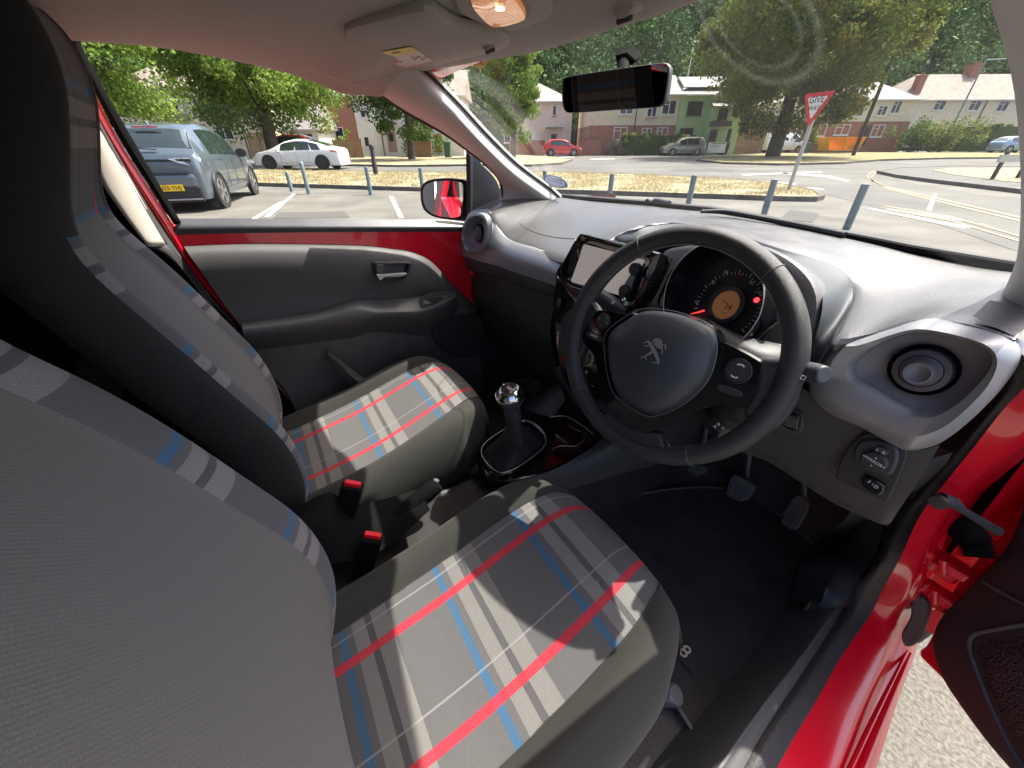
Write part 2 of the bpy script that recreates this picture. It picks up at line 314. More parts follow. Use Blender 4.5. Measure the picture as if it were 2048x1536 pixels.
# ---- front seats
def interp(tab, x):
    if x <= tab[0][0]: return tab[0][1]
    for (a, b), (c, d) in zip(tab, tab[1:]):
        if x <= c: return b+(d-b)*(x-a)/(c-a)
    return tab[-1][1]
def cushion_mesh():
    U = [-.86, -.95, -1.0, -1.02, -.99, -.92, -.82, -.74, -.68, -.645, -.62, -.45, -.22, 0]
    DZ = [-.22, -.19, -.13, -.07, -.02, .012, .024, .018, .006, -.002, -.001, -.003, -.004, -.005]
    U = U+[-u for u in U[-2::-1]]; DZ = DZ+DZ[-2::-1]
    zc = [(-.16, .492), (-.1, .497), (.07, .527), (.16, .556), (.25, .587), (.31, .604), (.36, .609), (.395, .594), (.415, .565), (.422, .53), (.42, .48), (.41, .43), (.37, .385)]
    ys = [-.16, -.12, -.06, 0, .06, .12, .18, .24, .29, .33, .36, .38, .397, .408, .416, .421, .421, .418, .405, .37]
    zs = [None]*12+[.592, .580, .563, .54, .51, .47, .42, .385]
    W = [(-.16, .235), (0, .243), (.2, .240), (.28, .231), (.33, .219), (.37, .203), (.41, .176), (.43, .166)]
    vs_, uv = [], []; n = len(U); arc = 0; pv = None
    for r, y in enumerate(ys):
        z = zs[r] if zs[r] is not None else interp(zc, y); wd = interp(W, y)
        if r > 14: wd = .180+.0035*(r-14)
        k = 1 if y < .2 else max(.0, 1-(y-.2)/.2)
        if pv is not None: arc += math.hypot(y-pv[0], z-pv[1])
        else: arc = -.17
        pv = (y, z)
        for u, d in zip(U, DZ):
            zz = z+(d if d < -.01 else d*k*1.25)
            if d < -.01: zz = max(.385, z+d*(1 if r < 12 else max(.0, 1-(r-11)*.16)))
            curve = -abs(u)**3*.03*(1 if y > .3 else 0)
            vs_.append(V((u*wd, y+curve, zz))); uv.append((u*wd if abs(u) > .7 else u*.25, arc))
    global CSEAM; CSEAM = [[vs_[r*n+k]+V((0, 0, .0006)) for r in range(1, len(ys)-3)] for k in (9, n-10)]
    fs, mi = [], []
    for r in range(len(ys)-1):
        for i in range(n-1):
            fs.append((r*n+i, r*n+i+1, (r+1)*n+i+1, (r+1)*n+i)); c = (U[i]+U[i+1])/2; mi.append(0 if abs(c) < .645 else 1)
    me = bpy.data.meshes.new('cushion'); me.from_pydata([tuple(v) for v in vs_], [], fs)
    l = me.uv_layers.new(name='uv')
    for lp in me.loops: l.data[lp.index].uv = uv[lp.vertex_index]
    me.polygons.foreach_set('material_index', mi)
    bm = bmesh.new(); bm.from_mesh(me); bmesh.ops.recalc_face_normals(bm, faces=bm.faces)
    if sum(f.normal.z for f in bm.faces) < 0: bmesh.ops.reverse_faces(bm, faces=bm.faces)
    bm.to_mesh(me); bm.free(); return me
def back_mesh():
    yt = [(.44, -.14), (.50, -.118), (.585, -.088), (.68, -.090), (.77, -.108), (.817, -.130), (.87, -.150), (.938, -.174), (1.027, -.212), (1.08, -.238), (1.115, -.250), (1.15, -.248), (1.222, -.218), (1.30, -.184), (1.347, -.176), (1.377, -.178), (1.41, -.186), (1.43, -.21), (1.44, -.23)]
    zs = [.44, .50, .56, .62, .69, .76, .83, .90, .97, 1.04, 1.09, 1.13, 1.17, 1.21, 1.26, 1.31, 1.36, 1.40, 1.425, 1.44]
    W = [(.44, .20), (.55, .225), (.8, .232), (1.0, .225), (1.06, .212), (1.12, .183), (1.18, .156), (1.26, .145), (1.36, .138), (1.40, .125), (1.43, .10), (1.44, .08)]
    T = [(.44, .12), (.8, .15), (1.1, .13), (1.2, .10), (1.35, .095), (1.42, .07), (1.44, .035)]
    ring = [(0, -.028), (.35, -.026), (.58, -.02), (.63, -.017), (.645, -.014), (.76, -.001), (.88, .002), (.965, -.008), (1.0, -.035), (1.01, -.07), (.99, -.11), (.92, -.14), (.7, -.16), (.35, -.165)]
    ring = ring+[(-u, w_) for u, w_ in ring[:0:-1]]; n = len(ring); L = len(ring)
    vs_, uv, fs, mi = [], [], [], []
    for z in zs:
        y0 = interp(yt, z); wd = interp(W, z); th = interp(T, z)/.165; up = min(1, max(0, (z-1.08)/.1))
        for u, q in ring:
            qq = q if q > -.02 else (q*th if abs(u) > .7 or q < -.1 else q)
            if abs(u) < .64: qq = q*(1-.75*up)
            lean = -.30*(qq if q < -.03 else 0)      # sides sit a little lower as the back leans
            vs_.append(V((u*wd, y0+qq, z+lean*.3))); uv.append((u*wd, 0))
    for r in range(len(zs)-1):
        for i in range(L):
            j = (i+1) % L; fs.append((r*L+i, r*L+j, (r+1)*L+j, (r+1)*L+i)); u0 = (ring[i][0]+ring[j][0])/2; qm = (ring[i][1]+ring[j][1])/2
            zz = (zs[r]+zs[r+1])/2
            if qm < -.02 and abs(u0) > .6 or qm < -.06 or (zz > 1.14 and abs(u0) > .8) or abs(u0) > .94: mi.append(0)
            elif abs(u0) > .645: mi.append(1)
            else: mi.append(2 if zz < 1.11 else 3)
    fs.append(tuple(range((len(zs)-1)*L, len(zs)*L)))
    mi.append(0)
    me = bpy.data.meshes.new('back'); me.from_pydata([tuple(v) for v in vs_], [], fs); l = me.uv_layers.new(name='uv')
    for lp in me.loops:
        co = me.vertices[lp.vertex_index].co; l.data[lp.index].uv = (co.x, -(co.z*1.03-.798))
    me.polygons.foreach_set('material_index', mi)
    bm = bmesh.new(); bm.from_mesh(me); bmesh.ops.recalc_face_normals(bm, faces=bm.faces); bm.to_mesh(me); bm.free(); return me
cm, bk = cushion_mesh(), back_mesh()
def seat(x, name, lab):
    s = empty(name, (x, 0, 0), par=CAR); s['label'] = lab
    obj('cushion', cm.copy(), [M['plaid'], M['bolster']], s, sub=2)
    bo_ = obj('backrest', bk.copy(), [M['cloth'], M['band'], M['panel'], M['headplaid']], s, sub=2)
    if x < 0: bo_.rotation_euler = (0, 0, math.radians(3.5)); bo_.location = (0, -.012, 0)
    else: bo_.location = (0, .006, 0)
    for q in CSEAM: tube('seat_seam', q, .0016, M['mat'], s, n=6, sm=3)
    # moulded side valance and rails
    for sx in (1, -1):
        loft('side_valance', [[(sx*.262, -.2, .44), (sx*.268, 0, .46), (sx*.268, .15, .44), (sx*.25, .27, .40)], [(sx*.27, -.2, .38), (sx*.275, 0, .38), (sx*.272, .15, .37), (sx*.255, .26, .36)], [(sx*.262, -.2, .31), (sx*.265, 0, .31), (sx*.262, .15, .32), (sx*.25, .25, .33)]], M['plast2'], s, thick=.01)
        boxes('seat_rail', [((sx*.2, .06, .315), (.035, .52, .05))], M['alu'], s, bev=.004)
    tube('release_bar', [(-.16, .36, .34), (-.16, .42, .325), (.16, .42, .325), (.16, .36, .34)], .009, M['alu'], s, sm=4)
    lathe('rail_end', (.202, .415, .30), (.55, .3, .8), [(.0, .012), (.017, .012), (.020, .008), (.021, -.02)], M['alu'], s, seg=24, cap0=False, cap1=False)
    return s
ds = seat(SX, 'front_seat', 'driver seat with grey plaid cushion'); ps_ = seat(SX-SHIFT, 'front_seat', 'passenger seat with grey plaid cushion')
# ---- steering wheel
SW = V((.3099, .4607, .9665)); ti, yw = math.radians(20.758), math.radians(9.784)
wn = V((math.sin(yw), -math.cos(ti), math.sin(ti))).normalized(); wa = V((0, 0, 1)).cross(wn).normalized(); wb = wn.cross(wa)
WP = lambda px, py, h=0.: PN(px, py, SW+wn*h, wn)
WL = lambda pts, h=0.: [WP(a, b, h) for a, b in pts]
sw = empty('steering_wheel', SW, par=CAR)
def local(o, par):                            # keep world-space mesh under a moved parent
    o.matrix_parent_inverse = Matrix.Translation(-par.location); return o
Rm = .1847-.0155; rim = []
for i in range(96):
    t = 2*math.pi*i/96; d = wa*math.cos(t)+wb*math.sin(t); c = SW+d*Rm
    rr = .0150+.0016*math.exp(-((math.cos(t)**2-1)**2)*6)
    rim.append([c+(d*math.cos(2*math.pi*k/20)*rr*.95+wn*math.sin(2*math.pi*k/20)*rr*1.08) for k in range(20)])
rim.append(rim[0]); local(rings('rim', rim, M['leather'], sw, False, False), sw)
def seam(px, py):
    q = WP(px, py)-SW; t = math.atan2(q.dot(wb), q.dot(wa)); d = wa*math.cos(t)+wb*math.sin(t); c = SW+d*Rm
    local(tube('rim_seam', [c+(d*math.cos(2*math.pi*k/24)*.0153+wn*math.sin(2*math.pi*k/24)*.0171) for k in range(25)], .0005, M['seam'], sw, n=6), sw)
for p in ((1284, 490), (1547, 545), (1145, 786), (1382, 915)): seam(*p)
st = []
for i in range(150):                          # cross stitching round the inside of the rim
    t = 2*math.pi*i/150; d = wa*math.cos(t)+wb*math.sin(t); c = SW+d*(Rm-.0146)+wn*.005
    tt = wb*math.cos(t)-wa*math.sin(t); st.append(tubemesh([c-tt*.0022-wn*.0022, c+tt*.0022+wn*.0022], .0005, 5))
local(obj('stitching', joinm(st), M['stitch'], sw), sw)
# gloss surround with the two spokes
GL = [(1194, 624), (1206, 621), (1272, 631), (1300, 622), (1360, 628), (1425, 655), (1440, 680), (1449, 685), (1516, 721), (1523, 737), (1510, 780), (1494, 810), (1484, 816), (1443, 808), (1420, 813), (1345, 842), (1306, 861), (1287, 864), (1250, 853), (1223, 832), (1206, 800), (1196, 760), (1190, 715), (1172, 692), (1164, 672), (1176, 645)]
local(prism('spoke_surround', cr(WL(GL, .008), 3, True), -wn*.030, M['gloss'], sw, bev=.0035, seg=3), sw)
AB = [(1216, 693), (1223, 663), (1255, 639), (1282, 624), (1309, 621), (1357, 628), (1399, 643), (1423, 656), (1433, 681), (1431, 717), (1418, 756), (1394, 785), (1357, 812), (1321, 826), (1296, 827), (1260, 807), (1235, 785), (1223, 751)]
ab = even(cr(WL(AB, .012), 6, True), 72); ac = sum(ab, V())/72
prof = [(1.0, -.03), (1.0, -.004), (.985, .002), (.94, .009), (.85, .016), (.65, .023), (.4, .027), (.15, .0285)]
local(rings('airbag_cover', [[ac+(p-ac)*k+wn*h for p in ab] for k, h in prof], M['smoothdark'], sw, True, True), sw)
local(tube('airbag_edge_glint', [ac+(p-ac)*1.035+wn*.0085 for p in ab]+[ac+(ab[0]-ac)*1.035+wn*.0085], .0005, M['alu'], sw, n=6), sw)  # thin bright line stands in for the highlight reflected along the cover's edge
# leather fillets joining spokes and rim
def fillet(poly, h0=.006, th=.022): local(prism('leather_fillet', even(cr(WL(poly, h0), 5, True), 40), -wn*th, M['leather'], sw, bev=.009, seg=4), sw)
fillet([(1516, 722), (1560, 722), (1590, 725), (1597, 790), (1560, 850), (1520, 868), (1496, 850), (1486, 818), (1498, 800), (1514, 760)])
fillet([(1222, 828), (1250, 852), (1287, 863), (1318, 866), (1322, 884), (1330, 905), (1270, 902), (1215, 870), (1196, 838)])
fillet([(1180, 640), (1195, 622), (1172, 600), (1142, 640), (1134, 700), (1142, 740), (1170, 690), (1168, 665)])
# buttons
def wdisc(px, py, r, name='button', h=.0085, m='plast'): return local(lathe(name, WP(px, py, h), wn, [(r*1.12, -.004), (r*1.12, .001), (r*1.02, .0022), (r*.97, .0012), (r*.9, .003), (0.0001, .0034)], M[m], sw, seg=32), sw)
wdisc(1206, 642, .0125); wdisc(1476, 742, .0155)
def wrect(pts, name='button', m='plast'): local(prism(name, cr(WL(pts, .0115), 2, True), -wn*.006, M[m], sw, bev=.001), sw)
wrect([(1176, 662), (1202, 673), (1199, 684), (1174, 672)]); wrect([(1437, 768), (1481, 783), (1478, 794), (1438, 782)])
wt = lambda s, px, py, sz, ex=None: local(text('button_symbol', s, WP(px, py, .0126), ex or wa, wb, sz, M['white'], sw, ext=.0002), sw)
wt('MODE', 1188, 672, .0055)
for s, a, b in (('+', 1213, 635), ('<', 1199, 637), ('-', 1202, 650), ('>', 1213, 646)): wt(s, a, b, .0055)
def phone(px, py, up):
    c = WP(px, py, .0125); local(obj('button_symbol', ribbon([c-wa*.004-wb*.001*up, c-wa*.003+wb*.001*up, c+wa*.003+wb*.001*up, c+wa*.004-wb*.001*up], [.0026, .0018, .0018, .0026], wn, .0004), M['white'], sw, smooth=False), sw)
phone(1482, 731, 1); phone(1469, 753, -1)
# lion emblem: flat chrome strokes standing on the cover
B8 = lambda x, y: WP(1150+x*.2441, 600+y*.2441, .0405)
em = []
for pts, wds in (([(590, 338), (612, 350), (630, 385), (655, 425), (672, 465), (684, 500), (686, 526)], [14, 24, 26, 28, 26, 20, 9]), ([(600, 336), (575, 348), (556, 352)], [12, 9, 4]), ([(605, 375), (580, 378), (562, 372)], [12, 9, 4]),
                 ([(640, 332), (665, 325), (692, 332), (708, 352)], [10, 26, 34, 24]), ([(640, 345), (668, 352), (700, 365), (712, 385)], [10, 26, 34, 16]), ([(655, 366), (690, 392), (712, 396)], [8, 16, 9]), ([(714, 388), (716, 415), (713, 440), (703, 440)], [10, 8, 9, 6]), ([(712, 372), (726, 362), (742, 366), (744, 385), (738, 405)], [8, 6, 8, 8, 5]),
                 ([(632, 425), (610, 440), (588, 452), (570, 466), (542, 470)], [18, 15, 14, 10, 5]), ([(552, 468), (540, 478)], [6, 3]), ([(576, 470), (590, 492)], [7, 3]), ([(686, 520), (662, 516), (640, 508), (632, 516)], [13, 9, 10, 4])):
    q = [B8(*p) for p in pts]; wq = [x*.2441*.00072 for x in wds]; em.append(ribbon(q, wq, wn, .0014))
local(obj('lion_emblem', joinm(em), M['satin'], sw, smooth=False), sw)
local(text('airbag_lettering', 'AIRBAG', WP(1288, 789, .0315), wa+wb*-.08, wb, .010, M['smoothdark'], sw, ext=.0012), sw)
local(lathe('column', SW-wn*.02, -wn, [(.05, 0), (.055, .03), (.06, .10), (.07, .18)], M['plast'], sw, seg=32, cap1=False), sw)
# ---- column stalks
def stalk(name, p, q, r0, r1, lab=None):
    a, b = V(p), V(q); o = tube(name, [a, a.lerp(b, .45), a.lerp(b, .6), a.lerp(b, .9), b], [r0, r0*1.05, r1, r1, r1*.86], M['smoothdark'], CAR, n=20, bev=.002); return o
s1 = stalk('indicator_stalk', P(1283, 642, 1, .545), P(1196, 588, 1, .50), .008, .0125)
s2 = stalk('wiper_stalk', P(1480, 718, 1, .56), P(1650, 750, 1, .50), .009, .0125)
text('stalk_symbol', 'O', P(1247, 599, 1, .492), (1, .2, 0), (0, .3, 1), .008, M['white'], s1); text('stalk_symbol', 'D', P(1226, 606, 1, .492), (1, .2, 0), (0, .3, 1), .008, M['white'], s1)
text('stalk_symbol', '□', P(1606, 756, 1, .49), (1, 0, 0), (0, .3, 1), .007, M['white'], s2)
s3 = tube('lower_stalk', [P(1380, 800, 1, .57), P(1440, 862, 1, .50), P(1452, 873, 1, .488)], [.012, .013, .012], M['plast'], CAR, n=16)
for q in ((1437, 848), (1446, 856), (1430, 853), (1440, 862)): text('stalk_symbol', '▲', P(q[0], q[1], 1, .484), (1, 0, -.2), (0, .3, 1), .006, M['white'], s3)
# ---- dashboard
dashc = []
R0 = [(1040, 396), (1112, 396), (1160, 401), (1210, 405), (1260, 409), (1310, 413), (1350, 418), (1390, 422), (1420, 425), (1470, 434), (1530, 445), (1600, 460), (1680, 476), (1760, 492), (1820, 505), (1870, 514), (1920, 523), (1970, 532), (2010, 539), (2035, 543), (2060, 548), (2090, 560)]
R2 = [(944, 424, 1, .6), (975, 424, 1, .6), (990, 448, 1, .6), (1003, 472, 1, .6), (1026, 485, 1, .6), (1076, 500, 1, .6), (1128, 517, 1, .59), (1165, 505, 1, .585), (1218, 480, 2, 1.07), (1266, 456, 2, 1.08), (1340, 447, 2, 1.085), (1440, 460, 2, 1.085), (1559, 497, 2, 1.08), (1653, 523, 2, 1.072), (1697, 550, 2, 1.06), (1706, 579, 2, 1.045), (1700, 618, 2, 1.032), (1672, 674, 1, .58), (1740, 668, 1, .595), (1829, 641, 1, .6), (1933, 648, 1, .6), (2030, 680, 1, .6)]
dr0 = [P(a, b, 2, 1.072) for a, b in R0]; dr2 = PQ(R2)
mid = []
for i, (a, b) in enumerate(zip(dr0, dr2)):
    mid.append([a.lerp(b, t)+V((0, 0, .016*math.sin(math.pi*t)*(1 if i < 7 else .45))) for t in (.33, .66)])
for _ in range(3): mid = [mid[i] if i < 6 or i > 20 else [(mid[i-1][j]+mid[i][j]*2+mid[i+1][j])/4 for j in (0, 1)] for i in range(len(mid))]
under = [p+V((0, .05, -.06)) for p in dr0]
DASH = loft('dashboard', [under, dr0, [m[0] for m in mid], [m[1] for m in mid], dr2, [p+V((0, .02, -.035)) for p in dr2]], M['dash'], CAR, nu=4, nv=5)
tube('airbag_seam', cr([P(*q) for q in ((1112, 397, 2, 1.074), (1075, 415, 2, 1.075), (1050, 432, 2, 1.063), (1040, 446, 2, 1.053), (1062, 462, 2, 1.045), (1105, 474, 2, 1.045), (1150, 478, 2, 1.050))], 5), .0011, M['plast2'], DASH, n=6)
# scuttle strip and black glass edge at the foot of the windscreen
loft('scuttle_strip', [[P(a, b-2, 2, 1.075)+V((0, .0, .0)) for a, b in R0[1:]], [P(a, b-9-(a-1100)*.012, 2, 1.078)+V((0, .01, 0)) for a, b in R0[1:]]], M['rubber'], DASH, thick=.02)
# recess round the binnacle
RC = [(1165, 505, 1, .585), (1218, 480, 2, 1.07), (1266, 456, 2, 1.08), (1340, 447, 2, 1.085), (1440, 460, 2, 1.085), (1559, 497, 2, 1.08), (1653, 523, 2, 1.072), (1697, 550, 2, 1.06), (1706, 579, 2, 1.045), (1700, 618, 2, 1.032), (1672, 674, 1, .58), (1640, 726, 1, .58)]
RI = [(1230, 520, 1, .61), (1250, 500, 1, .66), (1290, 486, 1, .68), (1370, 478, 1, .69), (1460, 490, 1, .70), (1550, 520, 1, .69), (1610, 545, 1, .67), (1640, 575, 1, .65), (1645, 610, 1, .62), (1635, 660, 1, .61), (1615, 715, 1, .61), (1590, 760, 1, .61)]
rc, ri = PQ(RC), PQ(RI); rm = [a.lerp(b, .45)+V((0, .01, -.004)) for a, b in zip(rc, ri)]
loft('binnacle_recess', [rc, rm, ri], mat('recess_plastic', (.04, .048, .058), .62), DASH, nu=5, nv=4)
rings('recess_back', [[V((.02, .72, .70)), V((.62, .72, .70)), V((.60, .72, 1.03)), V((.02, .72, 1.03))]], M['plast'], DASH, cap0=True, cap1=False)
# left satin trim band, vent and lower face
T0 = [(926, 462), (932, 437), (940, 427), (957, 423), (974, 425), (988, 448), (1003, 472), (1026, 486), (1076, 501), (1130, 518)]
TB = [(920, 505), (922, 508), (930, 514), (945, 518), (962, 523), (985, 529), (1012, 538), (1040, 548), (1078, 560), (1112, 572)]
t0 = PL(T0, 1, .598); tb = PL(TB, 1, .575); tm = [a.lerp(b, .5)+V((0, -.012, .004)) for a, b in zip(t0, tb)]; t00 = [p+V((0, .015, .002)) for p in t0]
loft('trim_band', [t00, t0, tm, tb], M['silver'], DASH, nu=5, nv=4)
TL = [(936, 540), (938, 541), (945, 543), (958, 546), (972, 549), (990, 553), (1012, 560), (1038, 567), (1072, 580), (1106, 592)]
tl = PL(TL, 1, .60)
loft('lower_trim_band', [tb, [a.lerp(b, .5)+V((0, -.003, 0)) for a, b in zip(tb, tl)], tl, [p+V((0, .03, -.01)) for p in tl]], M['plast2'], DASH, nu=5, nv=4)
GB = [(940, 620), (945, 625), (955, 632), (965, 640), (980, 650), (1000, 660), (1020, 672), (1045, 685), (1080, 700), (1110, 712)]
gb = PL(GB, 1, .63); gt = [p+V((0, .012, -.004)) for p in tl]
GLV = loft('glovebox', [gt, [a.lerp(b, .5)+V((0, -.02, 0)) for a, b in zip(gt, gb)], gb, [p+V((0, .05, -.12)) for p in gb], [p+V((0, .2, -.3)) for p in gb]], M['plast'], DASH, nu=5, nv=4)
prism('glovebox_latch', [P(*q, 1, .602) for q in ((1022, 603), (1045, 609), (1046, 617), (1030, 613))], (0, .01, 0), M['plast2'], GLV, bev=.001)
# left vent
VO = [(926, 474), (931, 452), (938, 439), (950, 432), (965, 433), (973, 447), (973, 468), (969, 488), (958, 499), (944, 501), (933, 498)]
vo = even(cr(PL(VO, 1, .555), 5, True), 48); vc = sum(vo, V())/48
av = empty('air_vent', vc, par=CAR)
local(rings('vent_surround', [[vc+(p-vc)*k+V((0, h, 0)) for p in vo] for k, h in ((1.14, .012), (1.10, -.002), (1.0, -.004), (.96, .004), (.8, .03), (.55, .045))], M['silver'], av, False, False), av)
local(rings('vent_bowl', [[vc+(p-vc)*k+V((0, h, 0)) for p in vo] for k, h in ((.975, .001), (.80, .028), (.5, .040), (.3, .042))], M['vent'], av, False, True), av)
def knob(c, R, par, nrm=V((.05, -1, .12))):
    local(lathe('vent_ring', c, nrm, [(R*1.02, -.03), (R*1.02, -.001), (R*.98, .002), (R*.88, -.008)], M['deep'], par, cap1=False), par)
    local(lathe('vent_disc', c, nrm, [(R*.88, -.012), (R*.87, .001), (R*.83, .005), (R*.64, .006), (R*.62, .0035), (R*.60, .006), (R*.46, .008)], M['ventdisc'], par, cap1=False), par)
    local(lathe('vent_knob', c, nrm, [(R*.46, .006), (R*.45, .016), (R*.41, .021), (R*.36, .021), (R*.31, .016), (R*.0001, .011)], M['vent'], par), par)
knob(P(957, 467, 1, .573), .028, av)
# right vent and its broad satin surround
OT = [(1639, 727), (1672, 674), (1704, 675), (1737, 670), (1787, 655), (1829, 642), (1871, 639), (1933, 650), (1996, 668), (2030, 685), (2041, 704), (2034, 731), (1975, 808), (1913, 864), (1871, 890), (1829, 900), (1798, 896), (1724, 856), (1662, 829), (1626, 798), (1618, 766)]
IT = [(1706, 737), (1714, 718), (1766, 685), (1818, 667), (1860, 665), (1933, 678), (1973, 692), (1986, 708), (1979, 737), (1933, 787), (1881, 821), (1846, 824), (1818, 817), (1745, 775), (1712, 756)]
ot = even(cr(PL(OT, 1, .60), 6, True), 96); it = even(cr(PL(IT, 1, .585), 6, True), 96)
cen = sum(it, V())/96; st0 = min(range(96), key=lambda s: (it[s]-cen).angle(ot[0]-cen)); it = it[st0:]+it[:st0]
vr = empty('air_vent', cen, par=CAR)
local(rings('vent_surround', [[p+V((0, .03, 0)) for p in ot], ot, [a.lerp(b, .15)+V((0, -.012, 0)) for a, b in zip(ot, it)], [a.lerp(b, .5)+V((0, -.018, 0)) for a, b in zip(ot, it)], [a.lerp(b, .9)+V((0, -.008, 0)) for a, b in zip(ot, it)], it, [cen+(p-cen)*.97+V((0, .008, 0)) for p in it]], M['silver'], vr, False, False), vr)
local(rings('vent_bowl', [[cen+(p-cen)*k+V((0, h, 0)) for p in it] for k, h in ((.975, .004), (.88, .012), (.6, .020), (.4, .022))], M['vent'], vr, False, True), vr)
kc = P(1846, 739, 1, .60); kr = (P(1920, 739, 1, .60)-P(1772, 739, 1, .60)).length/2; knob(kc+V((0, -.004, 0)), kr*.96, vr)
# dark end of the dash under the right pillar and lower knee panel
loft('dash_end', [[P(1930, 646, 1, .605), P(1990, 655, 1, .605), P(2060, 690, 1, .605)], [P(1980, 600, 1, .68), P(2030, 610, 1, .68), P(2080, 620, 1, .68)]], M['plast2'], DASH)
KP0 = [(1560, 760), (1600, 775), (1626, 790), (1662, 826), (1724, 853), (1798, 892), (1840, 900), (1880, 890)]
KP1 = [(1480, 800), (1530, 830), (1570, 850), (1620, 880), (1690, 915), (1760, 940), (1800, 955), (1835, 965)]
KP2 = [(1430, 880), (1490, 900), (1540, 920), (1600, 958), (1668, 1000), (1735, 1030), (1765, 1042), (1785, 1040)]
kp0, kp1, kp2 = PL(KP0, 1, .615), PL(KP1, 1, .62), PL(KP2, 1, .655)
KN = loft('knee_panel', [kp0, kp1, kp2, [p+V((0, .06, -.02)) for p in kp2], [p+V((0, .3, .0)) for p in kp2]], M['plast2'], CAR, nu=5, nv=5)
# switch panel for mirrors and headlamp height
SP = [(1728, 868), (1775, 880), (1812, 900), (1806, 935), (1778, 996), (1762, 1000), (1680, 962), (1672, 950), (1690, 905)]
sp_o = PL(SP, 1, .608); local(prism('switch_panel', cr(sp_o, 4, True), (0, .05, 0), M['plast'], CAR, bev=.004), CAR)
swp = prism('mirror_switch_base', cr(PL([(1722, 882), (1770, 884), (1796, 905), (1786, 945), (1765, 950), (1712, 925), (1706, 905)], 1, .602), 4, True), (0, .02, 0), M['smoothdark'], CAR, bev=.003)
lathe('joystick', P(1749, 922, 1, .598), (0, -1, .1), [(.0145, -.006), (.0145, .003), (.0125, .006), (.0001, .0065)], M['plast'], swp, seg=32)
text('switch_symbol', '<MIRROR>', P(1747, 923, 1, .5905), (1, 0, -.12), (0, .1, 1), .0055, M['white'], swp)
for s, a, b in (('▴', 1752, 916), ('▾', 1742, 932)): text('switch_symbol', s, P(a, b, 1, .5905), (1, 0, 0), (0, .1, 1), .008, M['white'], swp)
rk = prism('side_selector', cr(PL([(1750, 898), (1758, 894), (1774, 903), (1770, 911)], 1, .597), 3, True), (0, .01, 0), M['plast2'], swp, bev=.002)
text('switch_symbol', 'L', P(1755, 900, 1, .5955), (1, 0, 0), (0, 0, 1), .006, M['white'], swp); text('switch_symbol', 'R', P(1767, 906, 1, .5955), (1, 0, 0), (0, 0, 1), .006, M['white'], swp)
hw = prism('headlamp_height_switch', cr(PL([(1728, 952), (1768, 972), (1758, 992), (1724, 972)], 1, .602), 2, True), (0, .02, 0), M['gloss'], CAR, bev=.002)
text('switch_symbol', '2 1', P(1742, 966, 1, .6005), (1, 0, -.2), (0, 0, 1), .006, M['white'], hw); text('switch_symbol', 'D', P(1752, 974, 1, .6005), (1, 0, -.2), (0, 0, 1), .007, M['white'], hw)
pk = prism('stability_switch', PL([(1571, 825), (1599, 832), (1594, 862), (1565, 852)], 1, .603), (0, .02, 0), M['gloss'], CAR, bev=.002)
frame('switch_bezel', PL([(1568, 821), (1604, 830), (1598, 867), (1558, 855)], 1, .609), PL([(1572, 826), (1598, 833), (1593, 860), (1565, 850)], 1, .609), (0, .02, 0), M['plast2'], pk, bev=.001)
text('switch_symbol', '2Ω', P(1582, 843, 1, .6035), (1, 0, -.1), (0, 0, 1), .008, M['white'], pk)
prism('bonnet_release', cr(PL([(1690, 985), (1725, 1000), (1728, 1012), (1715, 1018), (1686, 1005)], 1, .65), 3, True), (0, .03, 0), M['plast'], CAR, bev=.004)
# ---- centre screen and stack
sn = V((-.02, -.97, .235)).normalized(); s0 = P(1200, 540, 1, .545); SP_ = lambda pts, h=0: [PN(a, b, s0+sn*h, sn) for a, b in pts]
BZ = [(1158, 474), (1170, 468), (1240, 484), (1316, 504), (1318, 515), (1290, 580), (1268, 618), (1255, 628), (1200, 616), (1154, 600), (1120, 558), (1117, 546), (1135, 512)]
IN = [(1166, 487), (1210, 498), (1262, 512), (1284, 522), (1276, 545), (1260, 592), (1238, 598), (1190, 582), (1140, 563), (1142, 552), (1155, 515)]
tsc = empty('touchscreen_unit', s0, par=CAR)
bo = even(cr(SP_(BZ, .004), 5, True), 80); bi = even(cr(SP_(IN), 5, True), 80); bc = sum(bi, V())/80; q0 = min(range(80), key=lambda s: (bi[s]-bc).angle(bo[0]-bc)); bi = bi[q0:]+bi[:q0]
local(rings('bezel', [[bc+(p-bc)*.86-sn*.06 for p in bo], bo, [a.lerp(b, .12)+sn*.006 for a, b in zip(bo, bi)], [a.lerp(b, .35)+sn*.004 for a, b in zip(bo, bi)], [a.lerp(b, .95)-sn*.006 for a, b in zip(bo, bi)], [p-sn*.009 for p in bi]], M['gloss'], tsc, False, True), tsc)
local(prism('screen', SP_([(1167, 488), (1245, 508), (1290, 520), (1262, 560), (1243, 592), (1140, 563)], -.0065), -sn*.004, M['screen'], tsc, bev=.0005), tsc)
local(prism('button_strip', SP_([(1272, 540), (1258, 590), (1244, 596), (1236, 590), (1258, 552)], -.004), -sn*.004, M['vent'], tsc, bev=.0005), tsc)
for a, b in ((1274, 539), (1253, 582)): local(lathe('button', PN(a, b, s0-sn*.006, sn), sn, [(.0115, 0), (.011, .010), (.009, .012), (.0001, .012)], M['plast'], tsc, seg=28), tsc)
ST = [(1117, 553), (1106, 582), (1105, 615), (1109, 660), (1114, 712), (1130, 765), (1180, 800), (1285, 800), (1300, 700), (1290, 640), (1262, 626), (1200, 616), (1154, 602), (1135, 580)]
stk = local(prism('centre_stack', even(cr(PL(ST, 1, .565), 4, True), 60), (0, .16, 0), M['gloss'], CAR, bev=.006, seg=3), CAR)
tube('stack_edge', cr(PL([(1152, 480), (1117, 548), (1122, 560), (1155, 604), (1205, 622), (1250, 634)], 1, .552), 5), .0013, M['satin'], CAR, n=8)
